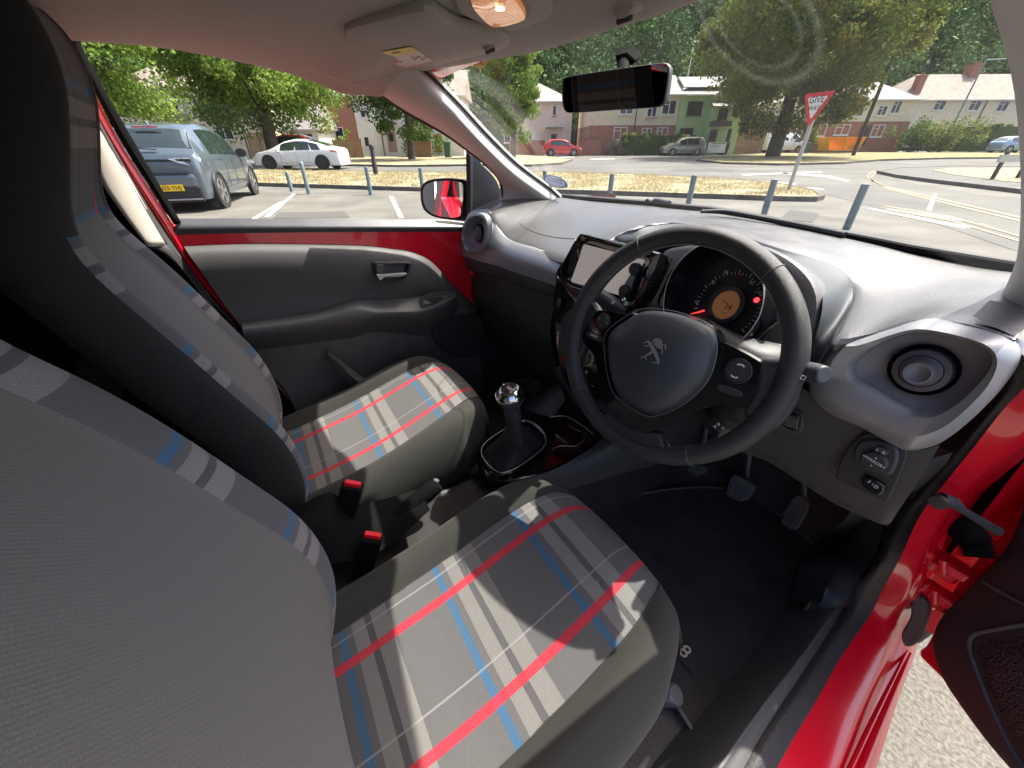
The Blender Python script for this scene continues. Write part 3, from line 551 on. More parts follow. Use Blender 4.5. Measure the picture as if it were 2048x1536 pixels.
lathe('hazard_button', P(1119, 606, 1, .562), (-.2, -1, .2), [(.012, 0), (.012, .003), (.010, .004), (.0001, .003)], M['plast'], stk, seg=28, sx=.8)
text('hazard_symbol', '▲', P(1120, 602, 1, .556), (1, 0, 0), (0, 0, 1), .010, M['redprint'], stk)
cl = prism('climate_panel', even(cr(PL([(1124, 640), (1145, 618), (1180, 628), (1190, 690), (1165, 700), (1125, 712), (1115, 690)], 1, .558), 4, True), 40), (0, .03, 0), M['plast'], CAR, bev=.004)
lathe('heater_dial', P(1170, 712, 1, .55), (0, -1, .2), [(.024, -.01), (.022, .008), (.019, .012), (.0001, .012)], M['smoothdark'], cl, seg=32); boxes('dial_grip', [(P(1170, 712, 1, .535), (.006, .012, .034), Matrix.Rotation(.5, 3, 'Y'))], M['satin'], cl, bev=.002)
frame('dial_ring', [P(1170, 712, 1, .545)+V((.025*math.cos(t/8*math.pi), 0, .025*math.sin(t/8*math.pi))) for t in range(16)], [P(1170, 712, 1, .545)+V((.0225*math.cos(t/8*math.pi), 0, .0225*math.sin(t/8*math.pi))) for t in range(16)], (0, .005, 0), M['satin'], cl)
for s, a, b in (('C', 1173, 745), ('⌂', 1172, 765), ('~', 1185, 772)): text('switch_symbol', s, P(a, b, 1, .553), (1, 0, 0), (0, 0, 1), .011, M['white'], stk)
prism('storage_tray_panel', even(cr(PL([(1108, 735), (1125, 770), (1155, 815), (1215, 850), (1230, 800), (1180, 760)], 1, .57), 3, True), 30), (0, .1, 0), M['plast'], CAR, bev=.004)
# ---- instruments
dn = V((-.10, -.93, .36)).normalized(); d0 = P(1444, 583, 1, .60)
DP = lambda px, py, h=0: PN(px, py, d0+dn*h, dn)
pod = [(1255, 650), (1290, 585), (1316, 530), (1330, 506), (1345, 497), (1372, 492), (1400, 490), (1450, 484), (1520, 490), (1580, 515), (1622, 548), (1642, 580), (1648, 615), (1636, 660), (1605, 705), (1550, 740), (1470, 765), (1330, 720)]
po = even(cr([DP(a, b, -.035) for a, b in pod], 5, True), 72); pc = sum(po, V())/72
POD = rings('instrument_pod', [[p-dn*.12 for p in po], po, [pc+(p-pc)*.97+dn*.010 for p in po], [pc+(p-pc)*.90+dn*.014 for p in po]], M['dash'], CAR, True, True)
OR_ = [(1349, 640), (1346, 600), (1358, 558), (1385, 522), (1415, 502), (1450, 495), (1490, 503), (1518, 525), (1534, 560), (1538, 600), (1528, 640), (1505, 672), (1475, 695), (1430, 705), (1385, 690)]
orr = even(cr([DP(a, b, 0) for a, b in OR_], 5, True), 96); oc = sum(orr, V())/96
SC = lambda k, h: [oc+(p-oc)*k+dn*h for p in orr]
INS = empty('instrument_cluster', oc, par=CAR)
local(rings('hood', [SC(1.05, -.06), SC(1.05, -.005), SC(1.045, .016), SC(1.03, .022), SC(1.01, .018), SC(.98, -.004), SC(.97, -.018)], M['gloss'], INS, False, False), INS)
local(rings('dial_face', [SC(.985, -.014)], M['dial'], INS, True, False, smooth=False), INS)
local(tube('dial_trim_ring', SC(1.035, .0225)+SC(1.035, .0225)[:1], .0009, M['satin'], INS, n=6), INS)
fc = DP(1453, 610, -.012)
local(lathe('display_ring', fc, dn, [(.031, -.002), (.031, .004), (.028, .0055), (.0245, .0055), (.0235, .001)], M['smoothdark'], INS, seg=40, cap1=False), INS)
local(lathe('trip_display', fc+dn*.0015, dn, [(.0238, -.002), (.0238, 0), (.0001, .0001)], M['lcd'], INS, seg=40), INS)
da, db, _ = axes(dn)
def dtext(s, px, py, sz, m='white', h=-.0125, rot=0, name='numeral'):
    ex = da*math.cos(rot)+db*math.sin(rot); ey = db*math.cos(rot)-da*math.sin(rot); local(text(name, s, DP(px, py, h), ex, ey, sz, M[m], INS, ext=.0002), INS)
for s, a, b, m_, r in (('10', 1393, 604, 'white', 0), ('30', 1426, 565, 'white', 0), ('50', 1452, 545, 'white', 0), ('70', 1481, 551, 'redprint', 0), ('90', 1503, 566, 'white', 0), ('110', 1516, 585, 'white', 0)): dtext(s, a, b, .0085, m_, rot=r)
dtext('24', 1456, 614, .013, 'dial', h=-.0098); dtext('km', 1449, 604, .0045, 'dial', h=-.0098); dtext('▪ ▪', 1447, 626, .005, 'dial', h=-.0098); dtext('____', 1453, 600, .006, 'dial', h=-.0098)
tk = []
for i in range(34):
    t = math.radians(205-i*7.1); c = fc+da*math.cos(t)*.051+db*math.sin(t)*.051; d = da*math.cos(t)+db*math.sin(t)
    tk.append(ribbon([c, c+d*(.007 if i % 3 == 0 else .0035)], [.0011, .0011], dn, .0004))
local(obj('scale_marks', joinm(tk), M['white'], INS, smooth=False), INS)
local(obj('needle', ribbon([DP(1409, 621, -.008), DP(1395, 625, -.008), DP(1382, 628, -.008)], [.003, .0022, .001], dn, .001), M['needle'], INS, smooth=False), INS)
local(lathe('warning_lamp', DP(1513, 600, -.0125), dn, [(.0042, 0), (.0032, .0004), (.0001, .0004)], M['warn'], INS, seg=12), INS)
RV = [(1369, 536), (1346, 543), (1330, 575), (1319, 602), (1323, 617), (1337, 632), (1356, 640), (1352, 600), (1358, 566)]
rv = even(cr([DP(a, b, -.018) for a, b in RV], 4, True), 40); rcn = sum(rv, V())/40
local(rings('rev_counter', [[p+dn*h+(p-rcn)*k for p in rv] for k, h in ((.06, -.01), (.05, .004), (0, .006), (-.03, .002))], M['gloss'], INS, False, True), INS)
for s, a, b in (('5', 1350, 575), ('4', 1346, 584), ('3', 1342, 592), ('2', 1339, 601), ('1', 1337, 609)): dtext(s, a, b, .0065, h=-.014)
# structure behind the wheel, lower right of the dials
tube('pod_strut', [DP(1475, 705, .0), DP(1525, 665, .0), DP(1555, 640, .0)], [.004, .005, .004], M['gloss'], POD, n=10)
tube('pod_strut', [DP(1520, 690, -.01), DP(1555, 706, -.01), DP(1600, 700, -.01)], [.004, .005, .004], M['satin'], POD, n=10)
loft('column_shroud', [[P(1420, 640, 1, .56), P(1480, 670, 1, .56), P(1570, 690, 1, .58)], [P(1400, 700, 1, .53), P(1500, 720, 1, .53), P(1590, 740, 1, .57)], [P(1400, 830, 1, .54), P(1500, 850, 1, .54), P(1560, 830, 1, .58)]], M['plast'], CAR, thick=.01)
# ---- pillars, roof lining
WSE = [(818, 112), (838, 138), (867, 164), (914, 211), (973, 275), (1031, 331), (1090, 375), (1113, 394), (1118, 402)]
DRE = [(738, 170), (759, 187), (812, 223), (885, 264), (935, 300), (968, 326), (998, 360), (1006, 385), (1002, 404)]
we = PL(WSE, 0, -.52); de = PL(DRE, 0, -.60)
pm2 = [a+V((.565, -.48, -.616))*.036*k for a, k in zip(we, (.5, .6, 1, 1, 1, 1, 1, .9, .8))]; pm = [a.lerp(b, .5)+V((.008, -.012, -.004)) for a, b in zip(pm2, de)]
APL = loft('windscreen_pillar', [[p+V((-.01, .025, .006)) for p in we], we, pm2, pm, de, [p+V((-.03, .01, .01)) for p in de]], M['pillar'], CAR, nv=5)
# gasket strip along the windscreen side of the pillar
tube('windscreen_gasket', [p+V((.002, .006, .003)) for p in we], .004, M['rubber'], CAR, n=8, sm=4)
# right pillar (mirrored shape; its foot is at the right edge of the picture)
rp0 = [(2020, 0), (2032, 120), (2040, 250), (2044, 400), (2040, 500), (2024, 560), (2000, 590)]
arp = [P(1960, -110, 1, .30), P(1992, 20, 1, .36), P(2024, 130, 1, .42), P(2040, 260, 1, .50), P(2044, 410, 1, .62), P(2036, 510, 1, .73), P(2004, 590, 1, .80)]
arq = [P(2300, -60, 1, .22), P(2260, 120, 1, .30), P(2230, 260, 1, .38), P(2190, 420, 1, .50), P(2150, 520, 1, .60), P(2110, 600, 1, .68), P(2080, 640, 1, .70)]
loft('windscreen_pillar', [[p+V((.0, .05, .02)) for p in arp], arp, [a.lerp(b, .5)+V((-.01, -.01, 0)) for a, b in zip(arp, arq)], arq], M['pillar'], CAR, nv=5)
# headlining: arched sheet from the header back over the rear seats
LE = [(-1.8, -.52, 1.30), (-1.5, -.56, 1.36), (-.9, -.585, 1.395), (-.5, -.597, 1.408), (-.22, -.60, 1.413), (-.066, -.60, 1.412), (.139, -.60, 1.385), (.245, -.60, 1.353), (.336, -.60, 1.318)]
hdr = [P(759, 187, 0, -.60), P(786, 165, 0, -.565), P(815, 141, 0, -.53), P(838, 137, 2, 1.400), P(862, 131, 2, 1.40), P(905, 124, 2, 1.40), P(980, 110, 2, 1.402), P(1050, 98, 2, 1.402), P(1130, 74, 2, 1.402), P(1250, 35, 2, 1.402), P(1350, 0, 2, 1.402), P(1500, -60, 2, 1.40)]
hx = [p.x for p in hdr]
rowsH = []
hdr += [V((x, interp([(.2, .52), (.35, .50), (.5, .45), (.56, .40), (.60, .336)], x), interp([(.2, 1.40), (.5, 1.39), (.56, 1.36), (.60, 1.318)], x))) for x in (.35, .45, .53, .57, .60)]
for (y, xl, zl) in LE[:-1]:
    r = []
    for p in hdr:
        t = p.x/.60; t = max(-1, min(1, t)); zc = 1.432 if y < .1 else 1.425
        r.append(V((t*abs(xl), y+(.06+.05*max(0, y))*(1-t*t), zl+(zc-zl)*(1-abs(t)**2.6))))
    rowsH.append(r)
rowsH.append([a.lerp(b, .55)+V((0, 0, .012 if abs(a.x) < .5 else 0)) for a, b in zip(rowsH[-1], hdr)])
rowsH.append(hdr); rowsH.append([p+V((0, .012, .012)) for p in hdr])
HL = loft('headlining', rowsH, M['lining'], CAR, nu=4, nv=4, thick=.008)
tube('lining_seam', [P(759, 187, 0, -.598), P(786, 166, 0, -.562), P(815, 141, 0, -.525)], .0012, M['rubber'], HL, n=6)
# sun visor
VS = [(691, 66), (700, 58), (770, 40), (841, 24), (868, 26), (920, 56), (990, 70), (1012, 77), (1021, 87), (1000, 101), (926, 119), (860, 134), (826, 139), (775, 136), (740, 118), (698, 90)]
vn = V((0, .035, 1)).normalized(); vp = V((0, .4, 1.397)); vso = [PN(a, b, vp, vn) for a, b in VS]; vso = even(cr(vso, 5, True), 80); vcn = sum(vso, V())/80
VIS = rings('sun_visor', [[vcn+(p-vcn)*k+vn*h for p in vso] for k, h in ((.90, .017), (.985, .014), (1.0, .007), (.99, .001), (.96, -.001), (.5, -.002))], M['lining'], CAR, True, True)
lab = [PN(a, b, vp-vn*.003, vn) for a, b in ((747, 107), (823, 93), (866, 121), (800, 137), (781, 133))]
prism('warning_label', lab, -vn*.0005, M['label'], VIS, bev=0); prism('warning_label_header', [PN(a, b, vp-vn*.0038, vn) for a, b in ((747, 107), (823, 93), (836, 102), (761, 117))], -vn*.0004, M['yellow'], VIS, bev=0)
lx = (lab[1]-lab[0]).normalized(); ly = (lab[1]-lab[2]); ly = (ly-lx*ly.dot(lx)).normalized(); lz = lx.cross(ly); ly = ly if lz.z < 0 else -ly
lc = PN(793, 123, vp-vn*.0042, vn); frame('prohibition_ring', [lc+lx*.0125*math.cos(t*math.pi/12)+ly*.0125*math.sin(t*math.pi/12) for t in range(24)], [lc+lx*.0105*math.cos(t*math.pi/12)+ly*.0105*math.sin(t*math.pi/12) for t in range(24)], -vn*.0004, M['redprint'], VIS, n=32)
tube('prohibition_bar', [lc+(lx+ly)*.008, lc-(lx+ly)*.008], .001, M['redprint'], VIS, n=6)
text('label_text', 'AIRBAG', PN(792, 105, vp-vn*.0044, vn), lx, ly, .008, M['gloss'], VIS)
for k in range(4): tube('label_drawing', [PN(822+k*8, 112+(k % 2)*8, vp-vn*.0042, vn), PN(829+k*8, 119-(k % 2)*6, vp-vn*.0042, vn)], .0008, M['vent'], VIS, n=5)
for a, b in ((984, 97), (1254, 33)):
    q = P(a, b, 2, 1.392); prism('visor_clip', even(cr([q+V(v) for v in ((-.02, -.01, .004), (.0, -.014, -.006), (.02, -.008, .002), (.018, .012, .004), (-.016, .012, .004))], 4, True), 24), (0, 0, .02), M['lining'], HL, bev=.003); tube('visor_clip_shadow_gap', [q+V((-.012, -.005, -.004)), q+V((.012, -.004, -.003))], .004, M['rubber'], HL, n=8)
# courtesy lamp
zl = 1.412; LB = [(905, -40), (912, 0), (928, 24), (1000, 58), (1020, 60), (1090, 34), (1105, 20), (1098, 4), (1030, -45)]
lbo = even(cr(PL(LB, 2, zl), 5, True), 60); lbc = sum(lbo, V())/60
LAMP = rings('courtesy_lamp', [[lbc+(p-lbc)*k+V((0, 0, h)) for p in lbo] for k, h in ((1, .01), (1, .0), (.97, -.004), (.93, -.005), (.5, -.005))], M['lining'], CAR, False, True)
LL = [(944, 4), (950, -12), (1010, -22), (1040, 0), (1052, 24), (1042, 34), (998, 46), (978, 42)]
ll = even(cr(PL(LL, 2, zl-.006), 4, True), 48); lcn = sum(ll, V())/48
rings('lamp_lens', [[lcn+(p-lcn)*k+V((0, 0, h)) for p in ll] for k, h in ((1.0, .004), (1.0, -.003), (.96, -.006), (.5, -.008))], M['amber'], LAMP, True, True)
lathe('bulb', P(1000, 16, 2, zl-.0135), (0, 0, -1), [(.007, -.002), (.006, .002), (.0001, .003)], M['bulb'], LAMP, seg=16)
frame('lens_frame', PL([(938, 2), (946, -18), (1012, -28), (1048, -2), (1060, 24), (1046, 38), (998, 52), (972, 47)], 2, zl-.006), PL([(944, 4), (950, -12), (1010, -22), (1040, 0), (1052, 24), (1042, 34), (998, 46), (978, 42)], 2, zl-.006), (0, 0, .006), M['plast2'], LAMP, bev=.001)
loft('overhead_bulge', [[P(870, -30, 2, 1.424), P(905, 45, 2, 1.422), P(985, 88, 2, 1.414), P(1090, 78, 2, 1.412), P(1170, 48, 2, 1.416), P(1210, 10, 2, 1.422)], [P(895, -30, 2, 1.416), P(925, 40, 2, 1.412), P(990, 76, 2, 1.408), P(1085, 66, 2, 1.406), P(1155, 36, 2, 1.410), P(1180, 0, 2, 1.416)]], M['lining'], HL, nv=6)
# ---- interior mirror
mt = .93; mc = CAMPOS+ray(1233, 177)*((P(1232, 175, 0, .003)-CAMPOS).dot(_F)*mt); mn = V((.187, -.98, -.066)).normalized()
MP = lambda pts, h=0: [PN(a, b, mc+mn*h, mn) for a, b in pts]
MO = [(1124, 168), (1127, 158), (1140, 152), (1230, 138), (1320, 126), (1334, 127), (1340, 136), (1336, 175), (1330, 205), (1322, 213), (1300, 216), (1220, 221), (1145, 226), (1130, 222), (1125, 205)]
mo = even(cr(MP(MO), 4, True), 72); mcn = sum(mo, V())/72
RVM = rings('rear_view_mirror', [[mcn+(p-mcn)*k+mn*h for p in mo] for k, h in ((.55, -.034), (.85, -.028), (.97, -.014), (1.0, -.004), (.995, .001), (.975, .002), (.965, 0))], M['plast'], CAR, True, False)
rings('mirror_glass', [[mcn+(p-mcn)*.968+mn*.0005 for p in mo]], M['mirdark'], RVM, True, False, smooth=False)
ms0 = PN(1248, 120, mc-mn*.05, mn)
prism('mirror_foot', [PN(a, b, mc-mn*.045, mn) for a, b in ((1228, 112), (1252, 106), (1272, 124), (1262, 132), (1236, 134))], -mn*.02+V((0, 0, .01)), M['deep'], RVM, bev=.003); tube('mirror_stem', [PN(1248, 128, mc-mn*.05, mn), PN(1245, 150, mc-mn*.02, mn)], .011, M['deep'], RVM, n=12)
# ---- windscreen
hy = [V((x, interp([(0, .545), (.3, .53), (.5, .46), (.56, .42)], abs(x)), 1.418-.02*(abs(x)/.56)**2)) for x in (-.56, -.45, -.3, -.15, 0, .15, .3, .45, .56)]
by = [V((x, interp([(0, 1.04), (.3, .985), (.5, .905), (.60, .84)], abs(x)), 1.068)) for x in (-.60, -.48, -.32, -.16, 0, .16, .32, .48, .60)]
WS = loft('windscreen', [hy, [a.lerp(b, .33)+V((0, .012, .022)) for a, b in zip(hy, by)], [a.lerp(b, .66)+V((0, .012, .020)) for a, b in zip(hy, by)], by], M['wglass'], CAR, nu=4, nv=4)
stn = V((0, -.5, -.86)).normalized(); sc_ = P(1110, 363, 1, .865)
sa = (P(1135, 370, 1, .865)-P(1086, 355, 1, .865))/2; sb = (P(1112, 352, 1, .865)-P(1108, 374, 1, .865))/2
sto = [sc_+sa*math.cos(t*math.pi/16)+sb*math.sin(t*math.pi/16) for t in range(32)]; nn = sa.cross(sb).normalized()
tc_ = (CAMPOS-sc_).normalized()
nn = nn*(1 if nn.dot(tc_) < 0 else -1)
stick = prism('round_sticker', sto, nn*.0004, mat('sticker_film', (.6, .66, .78), .4), WS, bev=0)
frame('sticker_ring', [sc_-nn*.0006+(p-sc_)*.96 for p in sto], [sc_-nn*.0006+(p-sc_)*.84 for p in sto], nn*.0003, M['blueprint'], stick)
tube('sticker_print', [sc_-sa*.6-nn*.0008, sc_+sa*.6-nn*.0008], .0008, M['blueprint'], stick, n=5); tube('sticker_print', [sc_-sa*.55+sb*.4-nn*.0008, sc_+sa*.5+sb*.4-nn*.0008], .0008, M['blueprint'], stick, n=5)
# wiper and its arm outside the glass
tube('wiper_blade', [P(1402, 423, 2, 1.09), P(1450, 424, 2, 1.09), P(1530, 438, 2, 1.088), P(1600, 452, 2, 1.085), P(1690, 470, 2, 1.085)], [.004, .006, .006, .007, .006], M['rubber'], CAR, n=8, sm=4)
tube('washer_nozzle', [P(1294, 403, 2, 1.085), P(1310, 401, 2, 1.085), P(1338, 407, 2, 1.085)], .008, M['smoothdark'], CAR, n=10, sm=3)
tube('windscreen_frit', [P(a, b-5, 2, 1.080) for a, b in R0[1:]], [.005+.00025*i for i in range(len(R0)-1)], M['deep'], DASH, n=8)
# ---- passenger door (closed, left)
PD = empty('passenger_door', (-.68, .2, .7), par=CAR)
SK = [(330, 449), (352, 452), (930, 458), (922, 480), (925, 505), (945, 560), (968, 620), (962, 640), (952, 680), (948, 800), (940, 1000), (700, 1000), (620, 860), (583, 800), (487, 656), (433, 597), (387, 533), (339, 460)]
local(prism('door_skin', PL(SK, 0, -.668), (-.09, 0, 0), M['red'], PD, bev=.003), PD)
pr = [[(367, 492), (455, 488), (545, 487), (716, 490), (784, 497), (825, 504), (863, 523), (904, 567), (955, 615)],
      [(370, 496), (456, 493), (546, 492), (716, 496), (784, 503), (824, 511), (861, 530), (902, 572), (953, 618)],
      [(380, 512), (463, 508), (549, 508), (716, 512), (782, 520), (820, 528), (856, 545), (898, 582), (951, 626)],
      [(404, 545), (485, 540), (564, 538), (718, 544), (780, 552), (815, 560), (850, 575), (893, 602), (950, 640)],
      [(440, 598), (510, 592), (582, 588), (720, 590), (785, 598), (822, 604), (856, 612), (895, 630), (953, 665)],
      [(484, 656), (545, 652), (602, 648), (722, 645), (795, 650), (832, 655), (866, 662), (903, 680), (957, 700)],
      [(510, 702), (566, 700), (620, 700), (730, 700), (800, 702), (838, 706), (876, 715), (912, 732), (963, 750)],
      [(540, 745), (590, 745), (640, 745), (738, 742), (803, 746), (845, 752), (884, 766), (920, 780), (968, 800)],
      [(579, 793), (625, 800), (670, 805), (745, 805), (808, 808), (852, 815), (892, 828), (928, 845), (972, 870)],
      [(610, 880), (650, 890), (690, 900), (750, 910), (810, 915), (860, 920), (900, 930), (940, 950), (980, 980)]]
px_ = [-.667, -.650, -.634, -.628, -.640, -.636, -.640, -.650, -.650, -.650]
local(loft('door_trim', [PL(r, 0, x) for r, x in zip(pr, px_)], M['plast2'], PD, nu=4, nv=4), PD)
A = [(482, 646), (560, 634), (640, 620), (710, 600), (757, 600), (800, 597), (838, 592), (880, 583), (912, 583)]
Bq = [(484, 654), (560, 645), (640, 633), (715, 616), (757, 618), (800, 617), (840, 615), (880, 600), (913, 588)]
Cq = [(488, 672), (560, 664), (640, 652), (715, 640), (752, 634), (800, 632), (845, 632), (885, 618), (914, 596)]
Dq = [(503, 700), (570, 694), (640, 684), (705, 676), (745, 665), (800, 668), (855, 672), (890, 650), (918, 618)]
ar = [PL(A, 0, -.632), PL(Bq, 0, -.585), PL(Cq, 0, -.578), PL(Dq, 0, -.638)]
ARM = local(loft('armrest', [[p+V((0, 0, -.0)) for p in ar[0]], ar[1], ar[2], ar[3]], mat('armrest_vinyl', (.075, .078, .078), .42, bump=.2, bscale=700), PD, nu=5, nv=4), PD)
local(prism('window_switch', cr(PL([(850, 598), (870, 593), (888, 594), (868, 606)], 0, -.583), 3, True), (.006, 0, .002), M['plast'], PD, bev=.002), PD)
local(frame('switch_surround', PL([(838, 600), (860, 588), (905, 584), (912, 590), (880, 607), (845, 616)], 0, -.582), PL([(848, 601), (866, 593), (894, 589), (897, 592), (876, 604), (850, 609)], 0, -.582), (.003, 0, .004), M['plast2'], PD, bev=.001), PD)
HO = [(750, 528), (775, 526), (818, 526), (819, 535), (812, 554), (800, 561), (775, 562), (755, 555)]
ho = even(cr(PL(HO, 0, -.612), 4, True), 48); hc = sum(ho, V())/48
HB = local(rings('handle_recess', [[hc+(p-hc)*k+V((h, 0, 0)) for p in ho] for k, h in ((1.08, -.02), (1.05, .0), (.98, .003), (.9, .0), (.82, -.02), (.6, -.024))], M['plast'], PD, False, True), PD)
local(prism('door_handle', cr(PL([(757, 548), (768, 548), (808, 545), (812, 548), (800, 552), (770, 553), (760, 560), (752, 548)], 0, -.607), 3, True), (.006, 0, 0), M['satin'], PD, bev=.002), PD)
local(prism('lock_button', cr(PL([(752, 530), (766, 529), (768, 545), (754, 546)], 0, -.610), 2, True), (.006, 0, 0), M['plast2'], PD, bev=.002), PD)
sg = even(cr(PL([(865, 660), (930, 628), (958, 630), (968, 665), (962, 700), (930, 716), (885, 700)], 0, -.622), 4, True), 40)
local(prism('speaker_grille', sg, (.008, 0, 0), mat('speaker_mesh', (.018, .018, .018), .6, bump=.9, bscale=350), PD, bev=.005), PD)
local(loft('door_pocket', [PL([(648, 712), (672, 740), (700, 770), (760, 800), (850, 810)], 0, -.62), PL([(656, 708), (684, 732), (712, 760), (770, 785), (850, 790)], 0, -.60), PL([(655, 700), (690, 725), (720, 750), (775, 772), (860, 775)], 0, -.63)], M['plast2'], PD, nv=2), PD)
local(loft('belt_moulding', [PL([(352, 437), (500, 437), (700, 438), (930, 440)], 0, -.682), PL([(352, 443), (500, 444), (700, 446), (930, 447)], 0, -.672), PL([(350, 456), (500, 455), (700, 455), (928, 455)], 0, -.66), PL([(348, 470), (500, 466), (700, 464), (926, 463)], 0, -.664)], M['smoothdark'], PD), PD)
# rear edge strips of the door aperture
def strip(name, L_, R_, x0, x1, m, par=CAR, th=.003):
    a, b = PL(L_, 0, x0), PL(R_, 0, x1); c_ = [p.lerp(q, .5)+V((.006, 0, 0)) for p, q in zip(a, b)]; return loft(name, [a, c_, b], m, par, nv=2, thick=th)
strip('window_frame_seal', [(137, 68), (140, 76), (158, 118), (236, 273), (300, 374), (348, 449)], [(152, 62), (160, 70), (171, 109), (252, 255), (316, 364), (363, 446)], -.660, -.666, M['deep'], th=.002)
strip('door_edge', [(120, 76), (121, 86), (142, 137), (197, 246), (265, 360), (331, 462), (381, 535), (433, 600), (487, 660), (585, 805)], [(138, 72), (141, 84), (159, 126), (232, 274), (296, 376), (346, 452), (366, 494), (425, 580), (484, 658), (590, 800)], -.665, -.668, M['red'], th=.003)
strip('aperture_seal', [(120, 78), (124, 95), (171, 196), (191, 237), (255, 364), (319, 478), (410, 588), (456, 638), (560, 775)], [(122, 76), (126, 92), (174, 200), (199, 246), (265, 362), (330, 466), (426, 600), (482, 662), (582, 806)], -.655, -.662, M['plast2'])
strip('door_pillar_trim', [(110, 90), (178, 219), (196, 346), (240, 420), (296, 494)], [(124, 84), (180, 228), (252, 346), (296, 425), (334, 490)], -.63, -.655, M['beige'], th=.003)
strip('door_pillar_base', [(180, 500), (296, 494), (373, 551), (430, 640)], [(296, 494), (339, 491), (412, 590), (520, 740)], -.64, -.65, M['plast'])
tube('roof_gasket', [P(*q, 0, -.603) for q in ((134, 78), (145, 70), (170, 67), (350, 91), (580, 141), (685, 160), (760, 189), (814, 225), (887, 266), (937, 302), (970, 328), (1000, 362), (1006, 402))], .0045, M['rubber'], CAR, n=8, sm=5)
# window glass, quarter panel and divider
glp = PL([(150, 68), (350, 88), (580, 138), (700, 172), (812, 226), (885, 266), (935, 305), (985, 350), (995, 442), (355, 442), (300, 370), (230, 255), (165, 110)], 0, -.69)
rings('side_window', [glp], M['glass'], CAR, True, False, smooth=False)
strip('window_divider', [(932, 300), (933, 360), (934, 442)], [(944, 306), (944, 360), (943, 442)], -.672, -.672, M['rubber'])
prism('mirror_quarter_panel', cr(PL([(944, 308), (965, 330), (985, 350), (998, 372), (1000, 402), (985, 430), (943, 442)], 0, -.675), 3, True), (-.01, 0, 0), M['smoothdark'], CAR, bev=.002)
# door mirror
dmn = V((.58, -.81, .06)).normalized(); dm0 = P(885, 398, 0, -.80); DMP = lambda pts, h=0: [PN(a, b, dm0+dmn*h, dmn) for a, b in pts]
dmo = even(cr(DMP([(841, 384), (845, 369), (858, 360), (885, 356), (915, 357), (938, 364), (944, 400), (936, 440), (920, 441), (885, 438), (860, 430), (845, 414)]), 5, True), 60); dc = sum(dmo, V())/60
DM = rings('door_mirror', [[dc+(p-dc)*k+dmn*h for p in dmo] for k, h in ((.35, -.10), (.75, -.085), (.97, -.045), (1.0, -.008), (.985, .003), (.96, .003), (.95, -.001))], M['plast'], CAR, True, False)
dg = even(cr(DMP([(846, 386), (850, 372), (862, 365), (885, 362), (912, 363), (926, 368), (928, 385), (922, 425), (916, 434), (895, 435), (866, 428), (850, 412)]), 5, True), 60); dgc = sum(dg, V())/60
rings('mirror_glass', [[p+dmn*.0015 for p in dg]], M['mirror'], DM, True, False, smooth=False)
tube('mirror_arm', [P(935, 425, 0, -.79), P(960, 425, 0, -.70)], .03, M['plast'], DM, n=14)
# ---- gear lever and console
GC = [(955, 905), (965, 880), (1008, 852), (1060, 832), (1110, 834), (1150, 846), (1182, 870), (1186, 884), (1150, 915), (1095, 942), (1045, 958), (1000, 962), (968, 945)]
CON = prism('centre_console', even(cr(PL(GC, 2, .49), 4, True), 60), (0, 0, -.16), M['gloss'], CAR, bev=.006, seg=3)
GR = [(960, 906), (972, 884), (1008, 860), (1030, 848), (1048, 841), (1068, 847), (1086, 862), (1094, 880), (1088, 898), (1046, 932), (1012, 949), (994, 948), (972, 930)]
gr = even(cr(PL(GR, 2, .505), 5, True), 64); gc = sum(gr, V())/64
rings('gear_surround', [[gc+(p-gc)*k+V((0, 0, h)) for p in gr] for k, h in ((1.03, -.02), (1.02, -.002), (1.0, .002), (.96, .004), (.92, .002), (.90, -.012))], M['gloss'], CON, False, False)
tube('gear_surround_edge', [gc+(p-gc)*.965+V((0, 0, .0045)) for p in gr]+[gc+(gr[0]-gc)*.965+V((0, 0, .0045))], .0013, M['satin'], CON, n=6)
top = P(1023, 832, 0, -.0); bt = []
for j in range(9):
    t = j/8; k = .13+.78*(1-t)**2.3; c_ = gc.lerp(top, t)+V((0, 0, -.012*(1-t)))
    bt.append([c_+(p-gc)*k*(1+.07*math.sin(i*.59+t*5)*(1-t)*t*4)+V((0, 0, .016*math.sin(i*.785+j)*t*(1-t)*3)) for i, p in enumerate(gr)])
rings('gear_gaiter', bt, mat('gaiter_leather', (.035, .034, .033), .35, bump=.4, bscale=500), CON, False, False)
k0, k1 = P(1018, 775, 0, 0), P(1026, 835, 0, 0); kn = (k0-k1).normalized(); kl = (k0-k1).length
GLV2 = lathe('gear_lever', k1-kn*.06, kn, [(.018, -.03), (.019, .03), (.020, .058), (.0205, .06), (.021, .075), (.0195, .085)], M['plast'], CAR, seg=32, cap1=False)
lathe('gear_knob', k1+kn*.02, kn, [(.019, 0), (.0195, .012), (.026, .028), (.034, .040), (.034, .050)], M['smoothdark'], GLV2, seg=36, cap1=False)
lathe('knob_cap', k1+kn*.02, kn, [(.0345, .047), (.0355, .051), (.034, .058), (.027, .068), (.0225, .0705), (.0215, .0695), (.010, .0705), (.0001, .071)], M['chrome'], GLV2, seg=36)
lathe('shift_pattern_disc', k1+kn*.0905, kn, [(.0205, -.001), (.0205, 0.0002), (.0001, .0006)], M['gloss'], GLV2, seg=30)
ka, kb, _ = axes(kn)
pq = k1+kn*.0916; tube('shift_pattern', [pq-ka*.007+kb*.005, pq-ka*.007-kb*.005, pq-ka*.007, pq+ka*.007, pq+ka*.007+kb*.005, pq+ka*.007-kb*.005], .0007, M['white'], GLV2, n=5); tube('shift_pattern', [pq+kb*.005, pq-kb*.005], .0007, M['white'], GLV2, n=5)
